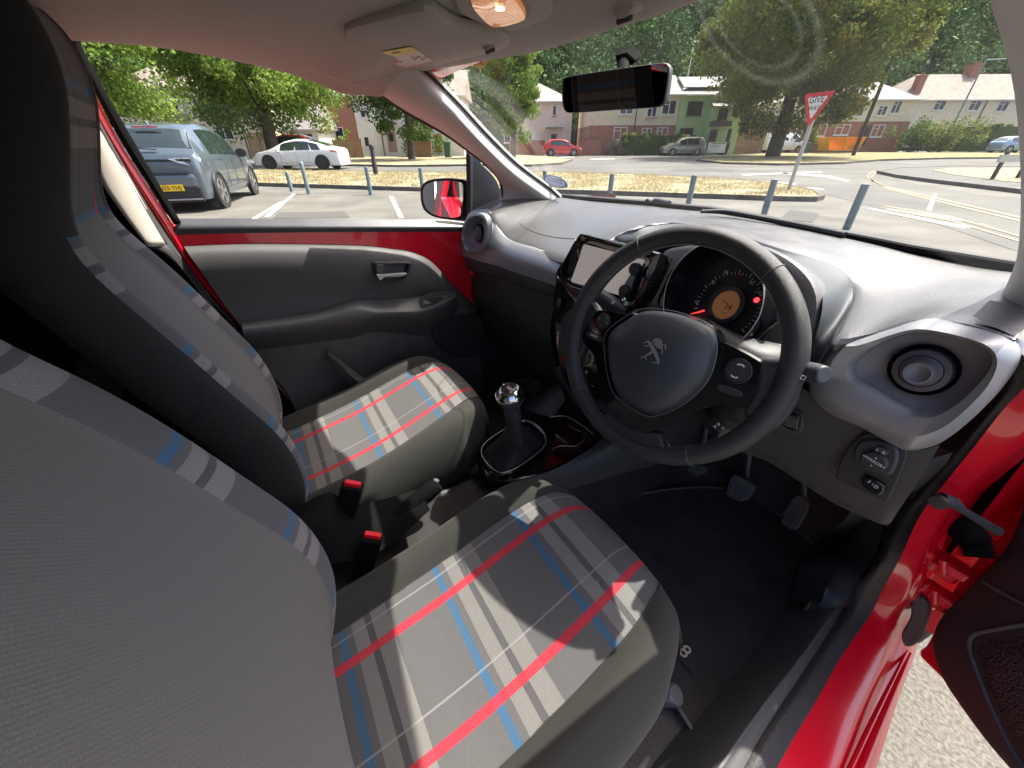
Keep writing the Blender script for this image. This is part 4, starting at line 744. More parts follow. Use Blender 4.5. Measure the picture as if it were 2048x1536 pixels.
# cup holder rings
def arc(name, pts, r, m, z): tube(name, cr(PL(pts, 2, z), 5), r, m, CON, n=8)
arc('cup_rim', [(1100, 835), (1128, 832), (1160, 848), (1186, 868)], .0012, M['satin'], .497)
arc('cup_rim', [(1138, 852), (1150, 858), (1168, 866), (1180, 878)], .0015, M['chrome'], .495)
arc('cup_rim', [(1104, 900), (1120, 892), (1150, 892), (1168, 880)], .0012, M['satin'], .495)
# right flank of the console running to the bulkhead
loft('console_flank', [[P(1050, 958, 2, .495), P(1110, 938, 2, .50), P(1160, 910, 2, .50), P(1200, 880, 2, .49), P(1255, 820, 2, .50), P(1290, 790, 2, .52)], [P(1060, 985, 0, .075), P(1130, 965, 0, .085), P(1190, 925, 0, .09), P(1240, 890, 0, .095), P(1330, 850, 0, .10), P(1400, 820, 0, .10)], [P(1090, 1040, 0, .10), P(1170, 1010, 0, .105), P(1250, 960, 0, .11), P(1330, 920, 0, .12), P(1420, 890, 0, .12), P(1480, 860, 0, .12)], [P(1140, 1110, 0, .11), P(1210, 1060, 0, .115), P(1290, 1010, 0, .12), P(1370, 960, 0, .125), P(1450, 910, 0, .125), P(1510, 880, 0, .125)]], M['plast2'], CAR, nv=5)
loft('console_flank', [[P(1100, 835, 2, .49), P(1108, 832, 2, .50), P(1130, 800, 2, .52)], [P(1060, 822, 2, .47), P(1085, 800, 2, .5), P(1120, 765, 2, .54)], [P(1050, 815, 2, .30), P(1070, 790, 2, .34), P(1110, 750, 2, .38)]], M['plast2'], CAR, nv=3)
loft('tunnel', [[V((-.10, -.7, .40)), V((-.10, .0, .40)), V((-.09, .3, .42)), V((-.10, 1.0, .42))], [V((.0, -.7, .42)), V((0, 0, .42)), V((0, .3, .44)), V((0, 1.0, .46))], [V((.10, -.7, .40)), V((.10, .0, .40)), V((.09, .3, .42)), V((.10, 1.0, .42))], [V((.14, -.7, .28)), V((.14, .0, .27)), V((.14, .3, .27)), V((.14, 1.0, .27))]], M['mat'], CAR)
loft('tunnel', [[V((-.10, -.7, .40)), V((-.10, .3, .42)), V((-.10, 1.0, .42))], [V((-.14, -.7, .28)), V((-.14, .3, .27)), V((-.14, 1.0, .27))]], M['mat'], CAR)
# handbrake and buckles
hb0, hb1 = P(876, 968, 0, -.015), P(745, 1075, 0, -.02)
tube('handbrake', [hb0, hb0.lerp(hb1, .12), hb0.lerp(hb1, .6), hb1], [.018, .021, .021, .018], M['deep'], CAR, n=18, sm=4)
tube('handbrake_button', [P(868, 972, 0, -.015), P(873, 960, 0, -.015)], [.008, .007], M['plast2'], CAR, n=12)
loft('rear_console', [[P(600, 1010, 0, -.06), P(660, 985, 0, -.06), P(700, 1010, 0, -.06), P(760, 1000, 0, -.06), P(830, 980, 0, -.06)], [P(600, 1060, 0, .0), P(655, 1050, 0, .0), P(700, 1070, 0, .0), P(770, 1050, 0, .0), P(850, 1000, 0, .0)], [P(600, 1160, 0, .04), P(660, 1130, 0, .04), P(710, 1120, 0, .04), P(780, 1090, 0, .04), P(860, 1020, 0, .04)]], M['deep'], CAR)
def buckle(tc, bc, w_, h_, par):
    d = (tc-bc).normalized(); s = V((.42, .907, 0)); s = (s-d*s.dot(d)).normalized(); f = d.cross(s)
    R3 = Matrix((s, f, d)).transposed(); L_ = (tc-bc).length
    b = boxes('seatbelt_buckle', [((tc+bc)/2-d*0.004, (w_, h_, L_-.008), R3)], M['deep'], par, bev=.004)
    boxes('release_button', [(tc-d*.0035, (w_*.78, h_*.50, .010), R3)], M['buckred'], b, bev=.002)
    tube('buckle_stalk', [bc+d*.01, bc-d*.04, bc-d*.10], [.013, .012, .010], M['rubber'], b, n=10)
buckle(P(706, 965, 0, -.05), P(676, 1100, 0, -.05), .044, .026, CAR)
buckle(P(746, 1068, 0, .045), P(725, 1150, 0, .045), .044, .026, CAR)
loft('seat_side_cover', [[P(598, 1015, 0, -.085), P(640, 1000, 0, -.085), P(680, 1030, 0, -.085)], [P(610, 1040, 0, -.06), P(650, 1030, 0, -.055), P(690, 1060, 0, -.06)], [P(630, 1130, 0, -.06), P(660, 1120, 0, -.055), P(680, 1110, 0, -.06)]], M['deep'], CAR)
# ---- floor, bulkhead, pedals
loft('floor_carpet', [[V((-.70, -1.1, .30)), V((0, -1.1, .30)), V((.70, -1.1, .30))], [V((-.70, .3, .265)), V((0, .3, .265)), V((.70, .3, .265))], [V((-.70, .95, .265)), V((0, .95, .265)), V((.70, .95, .265))], [V((-.70, 1.15, .36)), V((0, 1.15, .36)), V((.70, 1.15, .36))], [V((-.72, 1.25, .62)), V((0, 1.25, .62)), V((.72, 1.25, .62))], [V((-.72, 1.25, 1.0)), V((0, 1.25, 1.0)), V((.72, 1.25, 1.0))]], M['carpet'], CAR, nu=8, nv=5)
def pedal(pts, y, stem, name='pedal'):
    o = prism(name, even(cr(PL(pts, 1, y), 3, True), 30), (0, .018, -.008), M['greyrub'], CAR, bev=.003)
    c_ = sum((V(v.co) for v in o.data.vertices), V())/len(o.data.vertices)
    tube('pedal_stem', [c_+V((.0, .03, .02)), P(*stem, 1, y+.02), P(stem[0]+12, stem[1]-90, 1, y+.05)], .007, M['alu'], o, n=8)
    return c_
def treads(pts, y, k, ang, cnt):
    c_ = sum(PL(pts, 1, y), V())/len(pts); return c_
pedal([(1372, 935), (1392, 930), (1412, 935), (1405, 948), (1385, 953), (1368, 945)], 1.0, (1405, 915))
cpd = pedal([(1462, 955), (1475, 951), (1503, 968), (1508, 976), (1495, 998), (1478, 1003), (1455, 992), (1452, 985)], 1.0, (1495, 940))
apd = pedal([(1582, 1000), (1598, 990), (1614, 1005), (1610, 1030), (1592, 1058), (1583, 1060), (1563, 1048), (1562, 1040)], 1.02, (1608, 970))
tr = []
for i in range(4):
    for j in range(4):
        q = cpd+V(((i-1.5)*.012, -.011, (j-1.5)*.012)); tr.append(tubemesh([q+V((-.004, 0, -.004)), q+V((0, 0, .003)), q+V((.004, 0, -.004))], .0014, 5))
obj('pedal_tread', joinm(tr), M['alu'], CAR)
obj('pedal_tread', joinm([tubemesh([apd+V((-.016+i*.0045-.01, -.012, -.03)), apd+V((-.016+i*.0045+.008, -.006, .03))], .0013, 5) for i in range(8)]), M['alu'], CAR)
# ---- right side: sill trim, seal, red body, open door
SL = [P(2030, 700, 1, .62), P(2003, 790, 1, .66), P(1946, 862, 1, .70), P(1880, 935, 1, .74), P(1820, 1000, 1, .78), P(1784, 1040, 1, .80), P(1752, 1117, 1, .79), P(1720, 1172, 2, .48), P(1697, 1214, 2, .41), P(1638, 1299, 2, .375), P(1541, 1446, 2, .37), P(1491, 1534, 2, .37), P(1440, 1620, 2, .37)]
SR = [P(2068, 735, 1, .60), P(2046, 778, 1, .63), P(2004, 822, 1, .66), P(1946, 897, 1, .69), P(1880, 978, 1, .73), P(1838, 1035, 1, .76), P(1800, 1117, 1, .77), P(1765, 1180, 2, .48), P(1741, 1230, 2, .41), P(1687, 1307, 2, .375), P(1629, 1408, 2, .365), P(1585, 1481, 2, .36), P(1530, 1580, 2, .36)]
sm_ = [a.lerp(b, .4)+V((-.002, -.010, .006)) for a, b in zip(SL, SR)]
loft('aperture_seal', [SL, sm_, [a.lerp(b, .72)+V((0, -.004, .002)) for a, b in zip(SL, SR)], SR], mat('ribbed_seal', (.035, .032, .033), .6, bump=.6, bscale=260), CAR, nv=3)
# kick panel and sill trim inside the seal
kin = [P(1905, 905, 1, .70), P(1870, 960, 1, .74), P(1800, 1010, 1, .79), P(1770, 1045, 1, .80), P(1748, 1117, 1, .80), P(1712, 1160, 2, .48), P(1690, 1206, 2, .405), P(1650, 1218, 2, .39)]
kif = [P(1800, 950, 1, .72), P(1790, 1000, 1, .76), P(1745, 1040, 1, .84), P(1700, 1060, 1, .92), P(1672, 1095, 1, .98), P(1660, 1120, 2, .44), P(1646, 1165, 2, .40), P(1640, 1205, 2, .385)]
loft('kick_panel', [kin, [a.lerp(b, .5)+V((-.006, -.006, .0)) for a, b in zip(kin, kif)], kif, [p+V((-.04, .02, -.08)) for p in kif]], M['smoothdark'], CAR, nv=4)
sli = [P(1697, 1214, 2, .39), P(1638, 1299, 2, .372), P(1541, 1446, 2, .367), P(1491, 1534, 2, .366), P(1440, 1620, 2, .366)]
slf = [P(1655, 1220, 2, .385), P(1600, 1300, 2, .375), P(1520, 1400, 2, .37), P(1420, 1536, 2, .37), P(1360, 1620, 2, .37)]
slg = [p+V((-.06, 0, -.10)) for p in slf]
loft('sill_trim', [sli, [a.lerp(b, .5)+V((0, 0, .004)) for a, b in zip(sli, slf)], slf, slg], M['plast2'], CAR, nv=4)
# red aperture flange
RO = [P(2100, 790, 1, .64), P(2090, 830, 1, .67), P(2060, 880, 1, .70), P(2012, 925, 1, .74), P(1945, 985, 1, .78), P(1898, 1055, 1, .81), P(1862, 1125, 1, .82), P(1838, 1180, 1, .82), P(1825, 1240, 2, .40), P(1812, 1312, 2, .34), P(1775, 1410, 2, .31), P(1733, 1536, 2, .30), P(1690, 1660, 2, .30)]
fl = [a.lerp(b, .55)+V((.004, -.006, .004)) for a, b in zip(SR, RO)]
loft('body_flange', [SR, [a.lerp(b, .25) for a, b in zip(SR, fl)], fl, [a.lerp(b, .5)+V((.0, .0, -.004)) for a, b in zip(fl, RO)], RO, [p+V((.01, .05, -.02)) for p in RO]], M['red'], CAR, nv=3)
tube('sill_bead', [P(1815, 1300, 2, .345), P(1745, 1440, 2, .325), P(1700, 1536, 2, .32), P(1640, 1660, 2, .32)], [.002, .004, .004, .004], M['red'], CAR, n=10, sm=4)
tube('sill_bead', [P(1822, 1306, 2, .335), P(1768, 1425, 2, .31), P(1722, 1536, 2, .305), P(1668, 1660, 2, .305)], [.002, .006, .006, .006], M['red'], CAR, n=10, sm=4)
# hinge recess behind the flange
recess = [V((.70, .86, 1.05)), V((.74, .93, .9)), V((.76, .98, .6)), V((.77, .98, .48)), V((.76, .97, .40))]
loft('hinge_recess', [recess, [p+V((.03, -.0, 0)) for p in recess], [p+V((.07, -.02, 0)) for p in recess]], M['red'], CAR, thick=.004)
loft('hinge_recess', [[V((.66, .80, 1.05)), V((.68, .84, .9)), V((.70, .87, .6)), V((.71, .87, .38))], recess[:4]], M['red'], CAR)
# open driver's door
ddir = V((.78, -.62, 0)).normalized(); dnm = V((-ddir.y, ddir.x, 0))*-1; dp0 = V((.785, .83, .5))
dnm = V((-.62, -.78, 0)).normalized()
OD = empty('driver_door', dp0, par=CAR)
DPt = lambda pts, h=0.: [PN(a, b, dp0+dnm*h, dnm) for a, b in pts]
ro = [(2110, 880), (2048, 990), (2004, 1064), (1938, 1132), (1896, 1190), (1870, 1250), (1850, 1290), (1832, 1306), (1870, 1345), (1913, 1391), (1980, 1470), (2060, 1570), (2300, 1850), (2700, 1500), (2500, 900)]
local(prism('door_skin', even(cr(DPt(ro, 0), 3, True), 90), -dnm*.06, M['red'], OD, bev=.006), OD)
tr_ = [(2110, 960), (2048, 1080), (1979, 1157), (1913, 1223), (1890, 1258), (1884, 1298), (1905, 1360), (1938, 1410), (1990, 1480), (2060, 1560), (2300, 1820), (2650, 1500), (2450, 980)]
trp = even(cr(DPt(tr_, .006), 3, True), 90); trc = sum(trp, V())/90
local(rings('door_trim', [[trc+(p-trc)*k+dnm*h for p in trp] for k, h in ((1, -.01), (1, .008), (.985, .018), (.93, .022), (.5, .022))], M['plast'], OD, True, True), OD)
spk = even(cr(DPt([(2090, 1255), (1990, 1258), (1948, 1268), (1938, 1290), (1950, 1330), (1990, 1430), (2050, 1540), (2150, 1650), (2200, 1400)], .027), 3, True), 60); skc = sum(spk, V())/60
local(rings('speaker_surround', [[skc+(p-skc)*k+dnm*h for p in spk] for k, h in ((1.02, -.004), (1.0, .004), (.96, .002), (.93, -.004))], M['smoothdark'], OD, False, False), OD)
gm = mat('speaker_grille_mesh', (.035, .034, .036), .55); t = gm.node_tree; vz = t.nodes.new('ShaderNodeTexVoronoi'); vz.inputs['Scale'].default_value = 260; tc = t.nodes.new('ShaderNodeTexCoord'); t.links.new(tc.outputs['Object'], vz.inputs['Vector']); bp = t.nodes.new('ShaderNodeBump'); bp.inputs['Distance'].default_value = .003; t.links.new(vz.outputs['Distance'], bp.inputs['Height']); t.links.new(bp.outputs[0], t.nodes['Principled BSDF'].inputs['Normal'])
local(rings('speaker_grille', [[skc+(p-skc)*k+dnm*h for p in spk] for k, h in ((.94, -.005), (.85, .001), (.4, .006))], gm, OD, False, True), OD)
local(tube('trim_crease', DPt([(1968, 1165), (2010, 1190), (2060, 1215)], .03), .0025, M['plast2'], OD, n=8), OD)
# check strap, wiring bellows, hinges
cs0, cs1 = P(1882, 998, 1, .70), P(1995, 1062, 1, .78)
CS = tube('check_strap', [cs0, P(1905, 1004, 1, .71), P(1925, 1020, 1, .73), cs1], [.010, .009, .005, .007], M['smoothdark'], CAR, n=12); lathe('strap_pin', cs0+V((0, -.008, 0)), (0, -1, 0), [(.011, 0), (.010, .006), (.0001, .007)], M['plast'], CS, seg=20)
bl = [P(1905, 1040, 1, .83), P(1930, 1060, 1, .83), P(1948, 1085, 1, .83), P(1958, 1115, 1, .82)]; blr = cr(bl, 12); tube('wiring_bellows', blr, [.019+.0035*(-1)**i for i in range(len(blr))], M['rubber'], CAR, n=18)
for (a, b, y) in ((1888, 1130, .86), (1870, 1190, .86)):
    h = boxes('door_hinge', [(P(a, b, 1, y), (.05, .02, .045)), (P(a+20, b+6, 1, y-.01), (.04, .03, .02))], M['red'], CAR, bev=.005)
    tube('hinge_pin', [P(a, b-12, 1, y-.02), P(a, b+14, 1, y-.02)], .008, M['red'], h, n=12)
prism('body_cap', even(cr(PL([(1822, 1205), (1838, 1192), (1856, 1210), (1850, 1250), (1836, 1285), (1812, 1295), (1802, 1270), (1820, 1235)], 1, .84), 3, True), 30), (0, .03, 0), M['plast2'], CAR, bev=.003)
# ---- the rest of the body shell, so the car is closed from other positions and in its mirrors
def shell(name, rows, m, **k): return loft(name, rows, m, CAR, nu=4, nv=4, thick=.02, **k)
roof = []
for y, hw, ze, zc in ((-1.75, .50, 1.30, 1.36), (-1.2, .57, 1.40, 1.45), (-.5, .60, 1.435, 1.475), (0, .60, 1.44, 1.48), (.3, .58, 1.425, 1.465), (.50, .55, 1.405, 1.435)):
    roof.append([V((x*hw, y+.06*(1-x*x), zc-(zc-ze)*abs(x)**2.2)) for x in (-1, -.66, -.33, 0, .33, .66, 1)])
shell('roof', roof, M['red'])
hood = [[V((x*h, y+.10*(1-x*x), z-.04*x*x)) for x in (-1, -.5, 0, .5, 1)] for y, h, z in ((.90, .66, 1.0), (1.05, .66, .985), (1.3, .67, .94), (1.6, .66, .87), (1.78, .60, .78), (1.84, .58, .6), (1.84, .58, .35))]
shell('bonnet', hood, M['red'])
for s in (-1, 1):
    shell('front_wing', [[V((s*.66, .88, .95)), V((s*.67, 1.3, .90)), V((s*.60, 1.76, .75))], [V((s*.79, .88, .8)), V((s*.80, 1.3, .78)), V((s*.70, 1.74, .66))], [V((s*.80, .88+.1*(s > 0), .3+.2*(s > 0))), V((s*.80, 1.3, .3)), V((s*.72, 1.74, .3))]], M['red'])
    shell('rear_quarter', [[V((s*.65, -.34, 1.40)), V((s*.63, -1.2, 1.38)), V((s*.57, -1.76, 1.28))], [V((s*.73, -.38, 1.08)), V((s*.73, -1.2, 1.08)), V((s*.67, -1.86, 1.05))], [V((s*.78, -.35, .8)), V((s*.78, -1.2, .8)), V((s*.70, -1.84, .8))], [V((s*.78, -.25, .3)), V((s*.78, -1.2, .3)), V((s*.70, -1.84, .3))]], M['red'])
    shell('sill', [[V((s*.735, -.4, .34)), V((s*.735, .9, .34))], [V((s*.79, -.4, .30)), V((s*.79, .9, .30))], [V((s*.77, -.4, .16)), V((s*.77, .9, .16))]], M['red']) if s < 0 else None
    loft('rear_side_lining', [[V((s*.615, -.275, 1.405)), V((s*.585, -1.0, 1.37)), V((s*.53, -1.78, 1.29))], [V((s*.70, -.235, 1.05)), V((s*.66, -1.0, 1.05)), V((s*.60, -1.84, 1.05))], [V((s*.70, -.06, .7)), V((s*.68, -1.0, .7)), V((s*.62, -1.85, .7))], [V((s*.70, -.04, .28)), V((s*.68, -1.0, .28)), V((s*.62, -1.85, .28))]], M['deep'], CAR)
    for y in (1.32, -1.05): wl = tube('wheel', [V((s*.62, y, .28)), V((s*.78, y, .28))], .28, M['rubber'], CAR, n=36, bev=.02); lathe('wheel_rim', (s*.785, y, .28), (s, 0, 0), [(.19, -.02), (.18, .002), (.0001, -.004)], M['alu'], wl, seg=30)
shell('tailgate', [[V((-.50, -1.75, 1.30)), V((0, -1.80, 1.34)), V((.50, -1.75, 1.30))], [V((-.62, -1.86, 1.0)), V((0, -1.93, 1.0)), V((.62, -1.86, 1.0))], [V((-.66, -1.88, .3)), V((0, -1.96, .3)), V((.66, -1.88, .3))]], M['red'])
RB = loft('rear_bench', [[V((-.62, -1.35, 1.12)), V((0, -1.35, 1.12)), V((.62, -1.35, 1.12))], [V((-.62, -1.22, 1.12)), V((0, -1.22, 1.12)), V((.62, -1.22, 1.12))], [V((-.62, -1.02, .62)), V((0, -1.02, .62)), V((.62, -1.02, .62))], [V((-.62, -.95, .55)), V((0, -.95, .55)), V((.62, -.95, .55))], [V((-.62, -.60, .60)), V((0, -.60, .60)), V((.62, -.60, .60))], [V((-.62, -.53, .54)), V((0, -.53, .54)), V((.62, -.53, .54))], [V((-.62, -.56, .28)), V((0, -.56, .28)), V((.62, -.56, .28))]], M['plast'], CAR, nu=4, nv=4)
rings('underbody', [[V((-.72, -1.8, .25)), V((.70, -1.8, .25)), V((.70, 1.7, .25)), V((-.72, 1.7, .25))], [V((-.72, -1.8, .2)), V((.70, -1.8, .2)), V((.70, 1.7, .2)), V((-.72, 1.7, .2))]], M['rubber'], CAR)
loft('footwell_side', [[V((-.71, .60, 1.05)), V((-.71, .95, 1.05)), V((-.71, 1.35, 1.05))], [V((-.715, .56, .6)), V((-.715, .95, .6)), V((-.715, 1.35, .6))], [V((-.70, .50, .24)), V((-.70, .95, .24)), V((-.70, 1.35, .24))]], M['plast'], CAR)
loft('tailgate_lining', [[V((-.50, -1.72, 1.30)), V((0, -1.76, 1.34)), V((.50, -1.72, 1.30))], [V((-.62, -1.82, .9)), V((0, -1.88, .9)), V((.62, -1.82, .9))], [V((-.64, -1.84, .3)), V((0, -1.9, .3)), V((.64, -1.84, .3))]], M['plast'], CAR)
boxes('hinge_pillar', [((.775, 1.03, .62), (.13, .03, .66))], M['red'], CAR)
# ---- floor mat: lies on the carpet, a thing of its own
MT = [(1225, 1010), (1300, 985), (1400, 975), (1500, 985), (1556, 1030), (1625, 1090), (1642, 1130), (1620, 1200), (1560, 1290), (1500, 1380), (1420, 1470), (1395, 1475), (1330, 1380), (1200, 1250), (1130, 1130)]
mo_ = even(cr(PL(MT, 2, .285), 4, True), 120); mcc = sum(mo_, V())/120
FM = rings('floor_mat', [[p-V((0, 0, .012)) for p in mo_], mo_, [mcc+(p-mcc)*.985+V((0, 0, .002)) for p in mo_], [mcc+(p-mcc)*.965+V((0, 0, -.001)) for p in mo_]], M['mat'], None)
tag(FM, 'black carpet floor mat with light 108 lettering in the driver footwell under the pedals', 'floor mat')
tube('mat_edging', mo_+mo_[:1], .0045, mat('mat_binding', (.13, .12, .12), .8), FM, n=8)
mp_ = P(1362, 1296, 2, .288)
prism('mat_plaque', [mp_+V(v) for v in ((-.075, -.022, 0), (.045, -.022, 0), (.045, .022, 0), (-.075, .022, 0))], (0, 0, .001), mat('plaque_cloth', (.02, .018, .018), .8), FM, bev=.0005)
text('mat_number', '108', mp_+V((-.014, 0, .0016)), (1, 0, 0), (0, 1, 0), .042, mat('beige_thread', (.55, .47, .38), .7), FM, ext=.0005, spacing=1.1)
# ================================================================ outside
KH, KV = FPX/math.cos(PITCH), FPX/math.cos(PITCH)**2
FH = V((-math.sin(YAW), math.cos(YAW), 0)); RH = V((math.cos(YAW), math.sin(YAW), 0))
HOR = lambda px: 288.6-.0042*px
def H(px, dist, z=0.0): p = CAMPOS+FH*dist+RH*((px-1024)/KH*dist); return V((p.x, p.y, z))
ZY = lambda px, y, dist: CAMPOS.z+(HOR(px)-y)*dist/KV          # height of a thing seen at row y when it stands at that distance
HD = lambda px: KH
O = {}
O['tarmac'] = mat('car_park_tarmac', (.128, .121, .102), .9, bump=.6, bscale=90, var=.28, vscale=.9, speck=.35, sscale=110)
O['road'] = mat('road_asphalt', (.118, .114, .10), .9, bump=.5, bscale=60, var=.28, vscale=.35)
O['pave'] = mat('footway_asphalt', (.12, .118, .11), .95, bump=.4, bscale=60, var=.2, vscale=1.5)
O['kerb'] = mat('concrete_kerb', (.13, .12, .105), .9, bump=.5, bscale=40, var=.3, vscale=4)
O['dry'] = mat('dry_grass', (.30, .255, .15), .95, bump=1, bscale=30, var=.35, vscale=5)
O['dryd'] = mat('parched_grass', (.20, .175, .075), .95, bump=1, bscale=30, var=.35, vscale=3)
O['line'] = mat('white_road_paint', (.48, .48, .45), .7, var=.12, vscale=9)
O['yline'] = mat('yellow_road_paint', (.22, .19, .11), .7, var=.15, vscale=9)
O['post'] = mat('grey_blue_post_paint', (.17, .23, .25), .55, var=.12, vscale=12)
O['cream'] = mat('cream_render', (.70, .61, .44), .9, var=.08, vscale=2, bump=.3, bscale=40)
O['pink'] = mat('pale_pink_render', (.74, .62, .54), .9, var=.08, vscale=2)
O['whiter'] = mat('white_render', (.78, .76, .70), .9, var=.06, vscale=2)
O['greenr'] = mat('green_render', (.42, .56, .28), .9, var=.07, vscale=2)
def brick():
    m = mat('red_brick', (.28, .10, .055), .9); t = m.node_tree; b = t.nodes.new('ShaderNodeTexBrick'); b.inputs['Scale'].default_value = 1; b.inputs['Brick Width'].default_value = .225; b.inputs['Row Height'].default_value = .075; b.inputs['Mortar Size'].default_value = .008
    b.inputs[1].default_value = (.42, .15, .085, 1); b.inputs[2].default_value = (.33, .11, .065, 1); b.inputs[3].default_value = (.30, .25, .2, 1)
    tc = t.nodes.new('ShaderNodeTexCoord'); mp = t.nodes.new('ShaderNodeMapping'); mp.inputs['Rotation'].default_value = (math.pi/2, 0, 0); t.links.new(tc.outputs['Object'], mp.inputs[0]); t.links.new(mp.outputs[0], b.inputs[0]); t.links.new(b.outputs[0], t.nodes['Principled BSDF'].inputs[0]); return m
O['brick'] = brick()
def tiles(name, c):
    m = mat(name, c, .8, var=.2, vscale=1.5); t = m.node_tree; w_ = t.nodes.new('ShaderNodeTexWave'); w_.bands_direction = 'Z'; w_.inputs['Scale'].default_value = 4.5; w_.inputs['Distortion'].default_value = .6
    tc = t.nodes.new('ShaderNodeTexCoord'); t.links.new(tc.outputs['Object'], w_.inputs[0]); bp = t.nodes.new('ShaderNodeBump'); bp.inputs['Distance'].default_value = .05; t.links.new(w_.outputs[1], bp.inputs['Height']); t.links.new(bp.outputs[0], t.nodes['Principled BSDF'].inputs['Normal']); return m
O['roof'] = tiles('grey_roof_tiles', (.38, .35, .32)); O['roofb'] = tiles('brown_roof_tiles', (.36, .29, .24))
O['solar'] = mat('solar_panel', (.10, .10, .10), .35)
O['wframe'] = mat('white_window_frame', (.75, .75, .73), .5); O['dframe'] = mat('dark_window_frame', (.08, .05, .04), .5)
O['pane'] = mat('window_pane', (.035, .045, .05), .08, spec=.8)
O['bark'] = mat('bark', (.09, .075, .055), .95, bump=1, bscale=20, var=.3, vscale=6)
O['wood'] = mat('fence_wood', (.26, .17, .10), .85, var=.25, vscale=3)
O['tyre'] = mat('tyre_rubber', (.018, .018, .018), .8); O['carglass'] = mat('car_window_glass', (.02, .03, .03), .04, spec=.9, coat=.5)
O['blackpl'] = mat('car_black_plastic', (.02, .02, .022), .5); O['rim'] = mat('wheel_alloy', (.45, .45, .46), .3, metal=.8); O['darkrim'] = mat('dark_wheel_alloy', (.05, .05, .055), .35, metal=.5)
O['plate'] = mat('yellow_number_plate', (.85, .55, .02), .4); O['wplate'] = mat('white_number_plate', (.75, .75, .75), .4)
O['rlight'] = mat('rear_lamp_red', (.35, .01, .015), .15, coat=.6); O['clight'] = mat('clear_lamp', (.55, .57, .6), .1, coat=.8)
def leafmat(name, a, b, tr=.35, third=None):
    m = bpy.data.materials.new(name); m.use_nodes = True; t = m.node_tree; p = t.nodes['Principled BSDF']; p.inputs['Roughness'].default_value = .7; p.inputs['Specular IOR Level'].default_value = .15
    at = t.nodes.new('ShaderNodeAttribute'); at.attribute_name = 'tint'; mx = t.nodes.new('ShaderNodeMix'); mx.data_type = 'RGBA'; mx.inputs[6].default_value = (*a, 1); mx.inputs[7].default_value = (*b, 1)
    t.links.new(at.outputs['Fac'], mx.inputs[0])
    if third:
        m3 = t.nodes.new('ShaderNodeMix'); m3.data_type = 'RGBA'; m3.inputs[7].default_value = (*third, 1); mr = t.nodes.new('ShaderNodeMapRange'); mr.inputs[1].default_value = .86; mr.inputs[2].default_value = .95; t.links.new(at.outputs['Fac'], mr.inputs[0]); t.links.new(mr.outputs[0], m3.inputs[0]); t.links.new(mx.outputs[2], m3.inputs[6]); mx = m3
    t.links.new(mx.outputs[2], p.inputs[0]); tl = t.nodes.new('ShaderNodeBsdfTranslucent'); t.links.new(mx.outputs[2], tl.inputs[0])
    ms_ = t.nodes.new('ShaderNodeMixShader'); ms_.inputs[0].default_value = tr; t.links.new(p.outputs[0], ms_.inputs[1]); t.links.new(tl.outputs[0], ms_.inputs[2]); t.links.new(ms_.outputs[0], t.nodes['Material Output'].inputs[0]); return m
O['maple'] = leafmat('maple_leaves', (.09, .17, .025), (.28, .38, .08)); O['dark'] = leafmat('dark_leaves', (.04, .085, .018), (.12, .20, .045))
O['autumn'] = leafmat('turning_leaves', (.05, .10, .02), (.27, .29, .06), third=(.30, .22, .05)); O['wood_'] = leafmat('woodland_leaves', (.03, .065, .02), (.10, .17, .05), .2)
O['hedge'] = leafmat('hedge_leaves', (.06, .11, .025), (.26, .28, .07)); O['blade'] = leafmat('grass_blades', (.32, .27, .14), (.46, .40, .24)); O['flower'] = leafmat('blossom_shrub', (.10, .12, .05), (.5, .40, .36))
def leafcloud(centres, radii, n, size, seed, flat=.6, bias=0.0):
    """numpy leaf faces round clump centres"""
    r = np.random.default_rng(seed); c = np.array([tuple(v) for v in centres]); k = len(c); rad = np.asarray(radii).reshape(-1, 1) if np.ndim(radii) else np.full((k, 1), radii)
    idx = r.integers(0, k, n); d = r.normal(size=(n, 3)); d /= np.linalg.norm(d, axis=1)[:, None]
    p = c[idx]+d*rad[idx]*(r.random((n, 1))**.45)*np.array([1, 1, flat]); a = r.normal(size=(n, 3)); a /= np.linalg.norm(a, axis=1)[:, None]
    b = np.cross(a, r.normal(size=(n, 3))); b /= np.linalg.norm(b, axis=1)[:, None]; s = size*(.6+.8*r.random((n, 1)))
    q = np.stack([p-a*s*.5, p+b*s*.32, p+a*s*.5, p-b*s*.32], 1).reshape(-1, 3)
    ct = r.random(k); tint = np.clip(ct[idx]*.6+r.random(n)*.5+bias, 0, 1); return q, tint
def cloudobj(name, q, tint, m, par=None):
    n = len(q)//4; me = bpy.data.meshes.new(name); me.vertices.add(len(q)); me.vertices.foreach_set('co', q.astype(np.float32).ravel()); me.loops.add(n*4); me.loops.foreach_set('vertex_index', np.arange(n*4, dtype=np.int32)); me.polygons.add(n)
    me.polygons.foreach_set('loop_start', np.arange(0, n*4, 4, dtype=np.int32)); me.update(calc_edges=True); at = me.attributes.new('tint', 'FLOAT', 'FACE'); at.data.foreach_set('value', tint.astype(np.float32)); return obj(name, me, m, par, smooth=False)
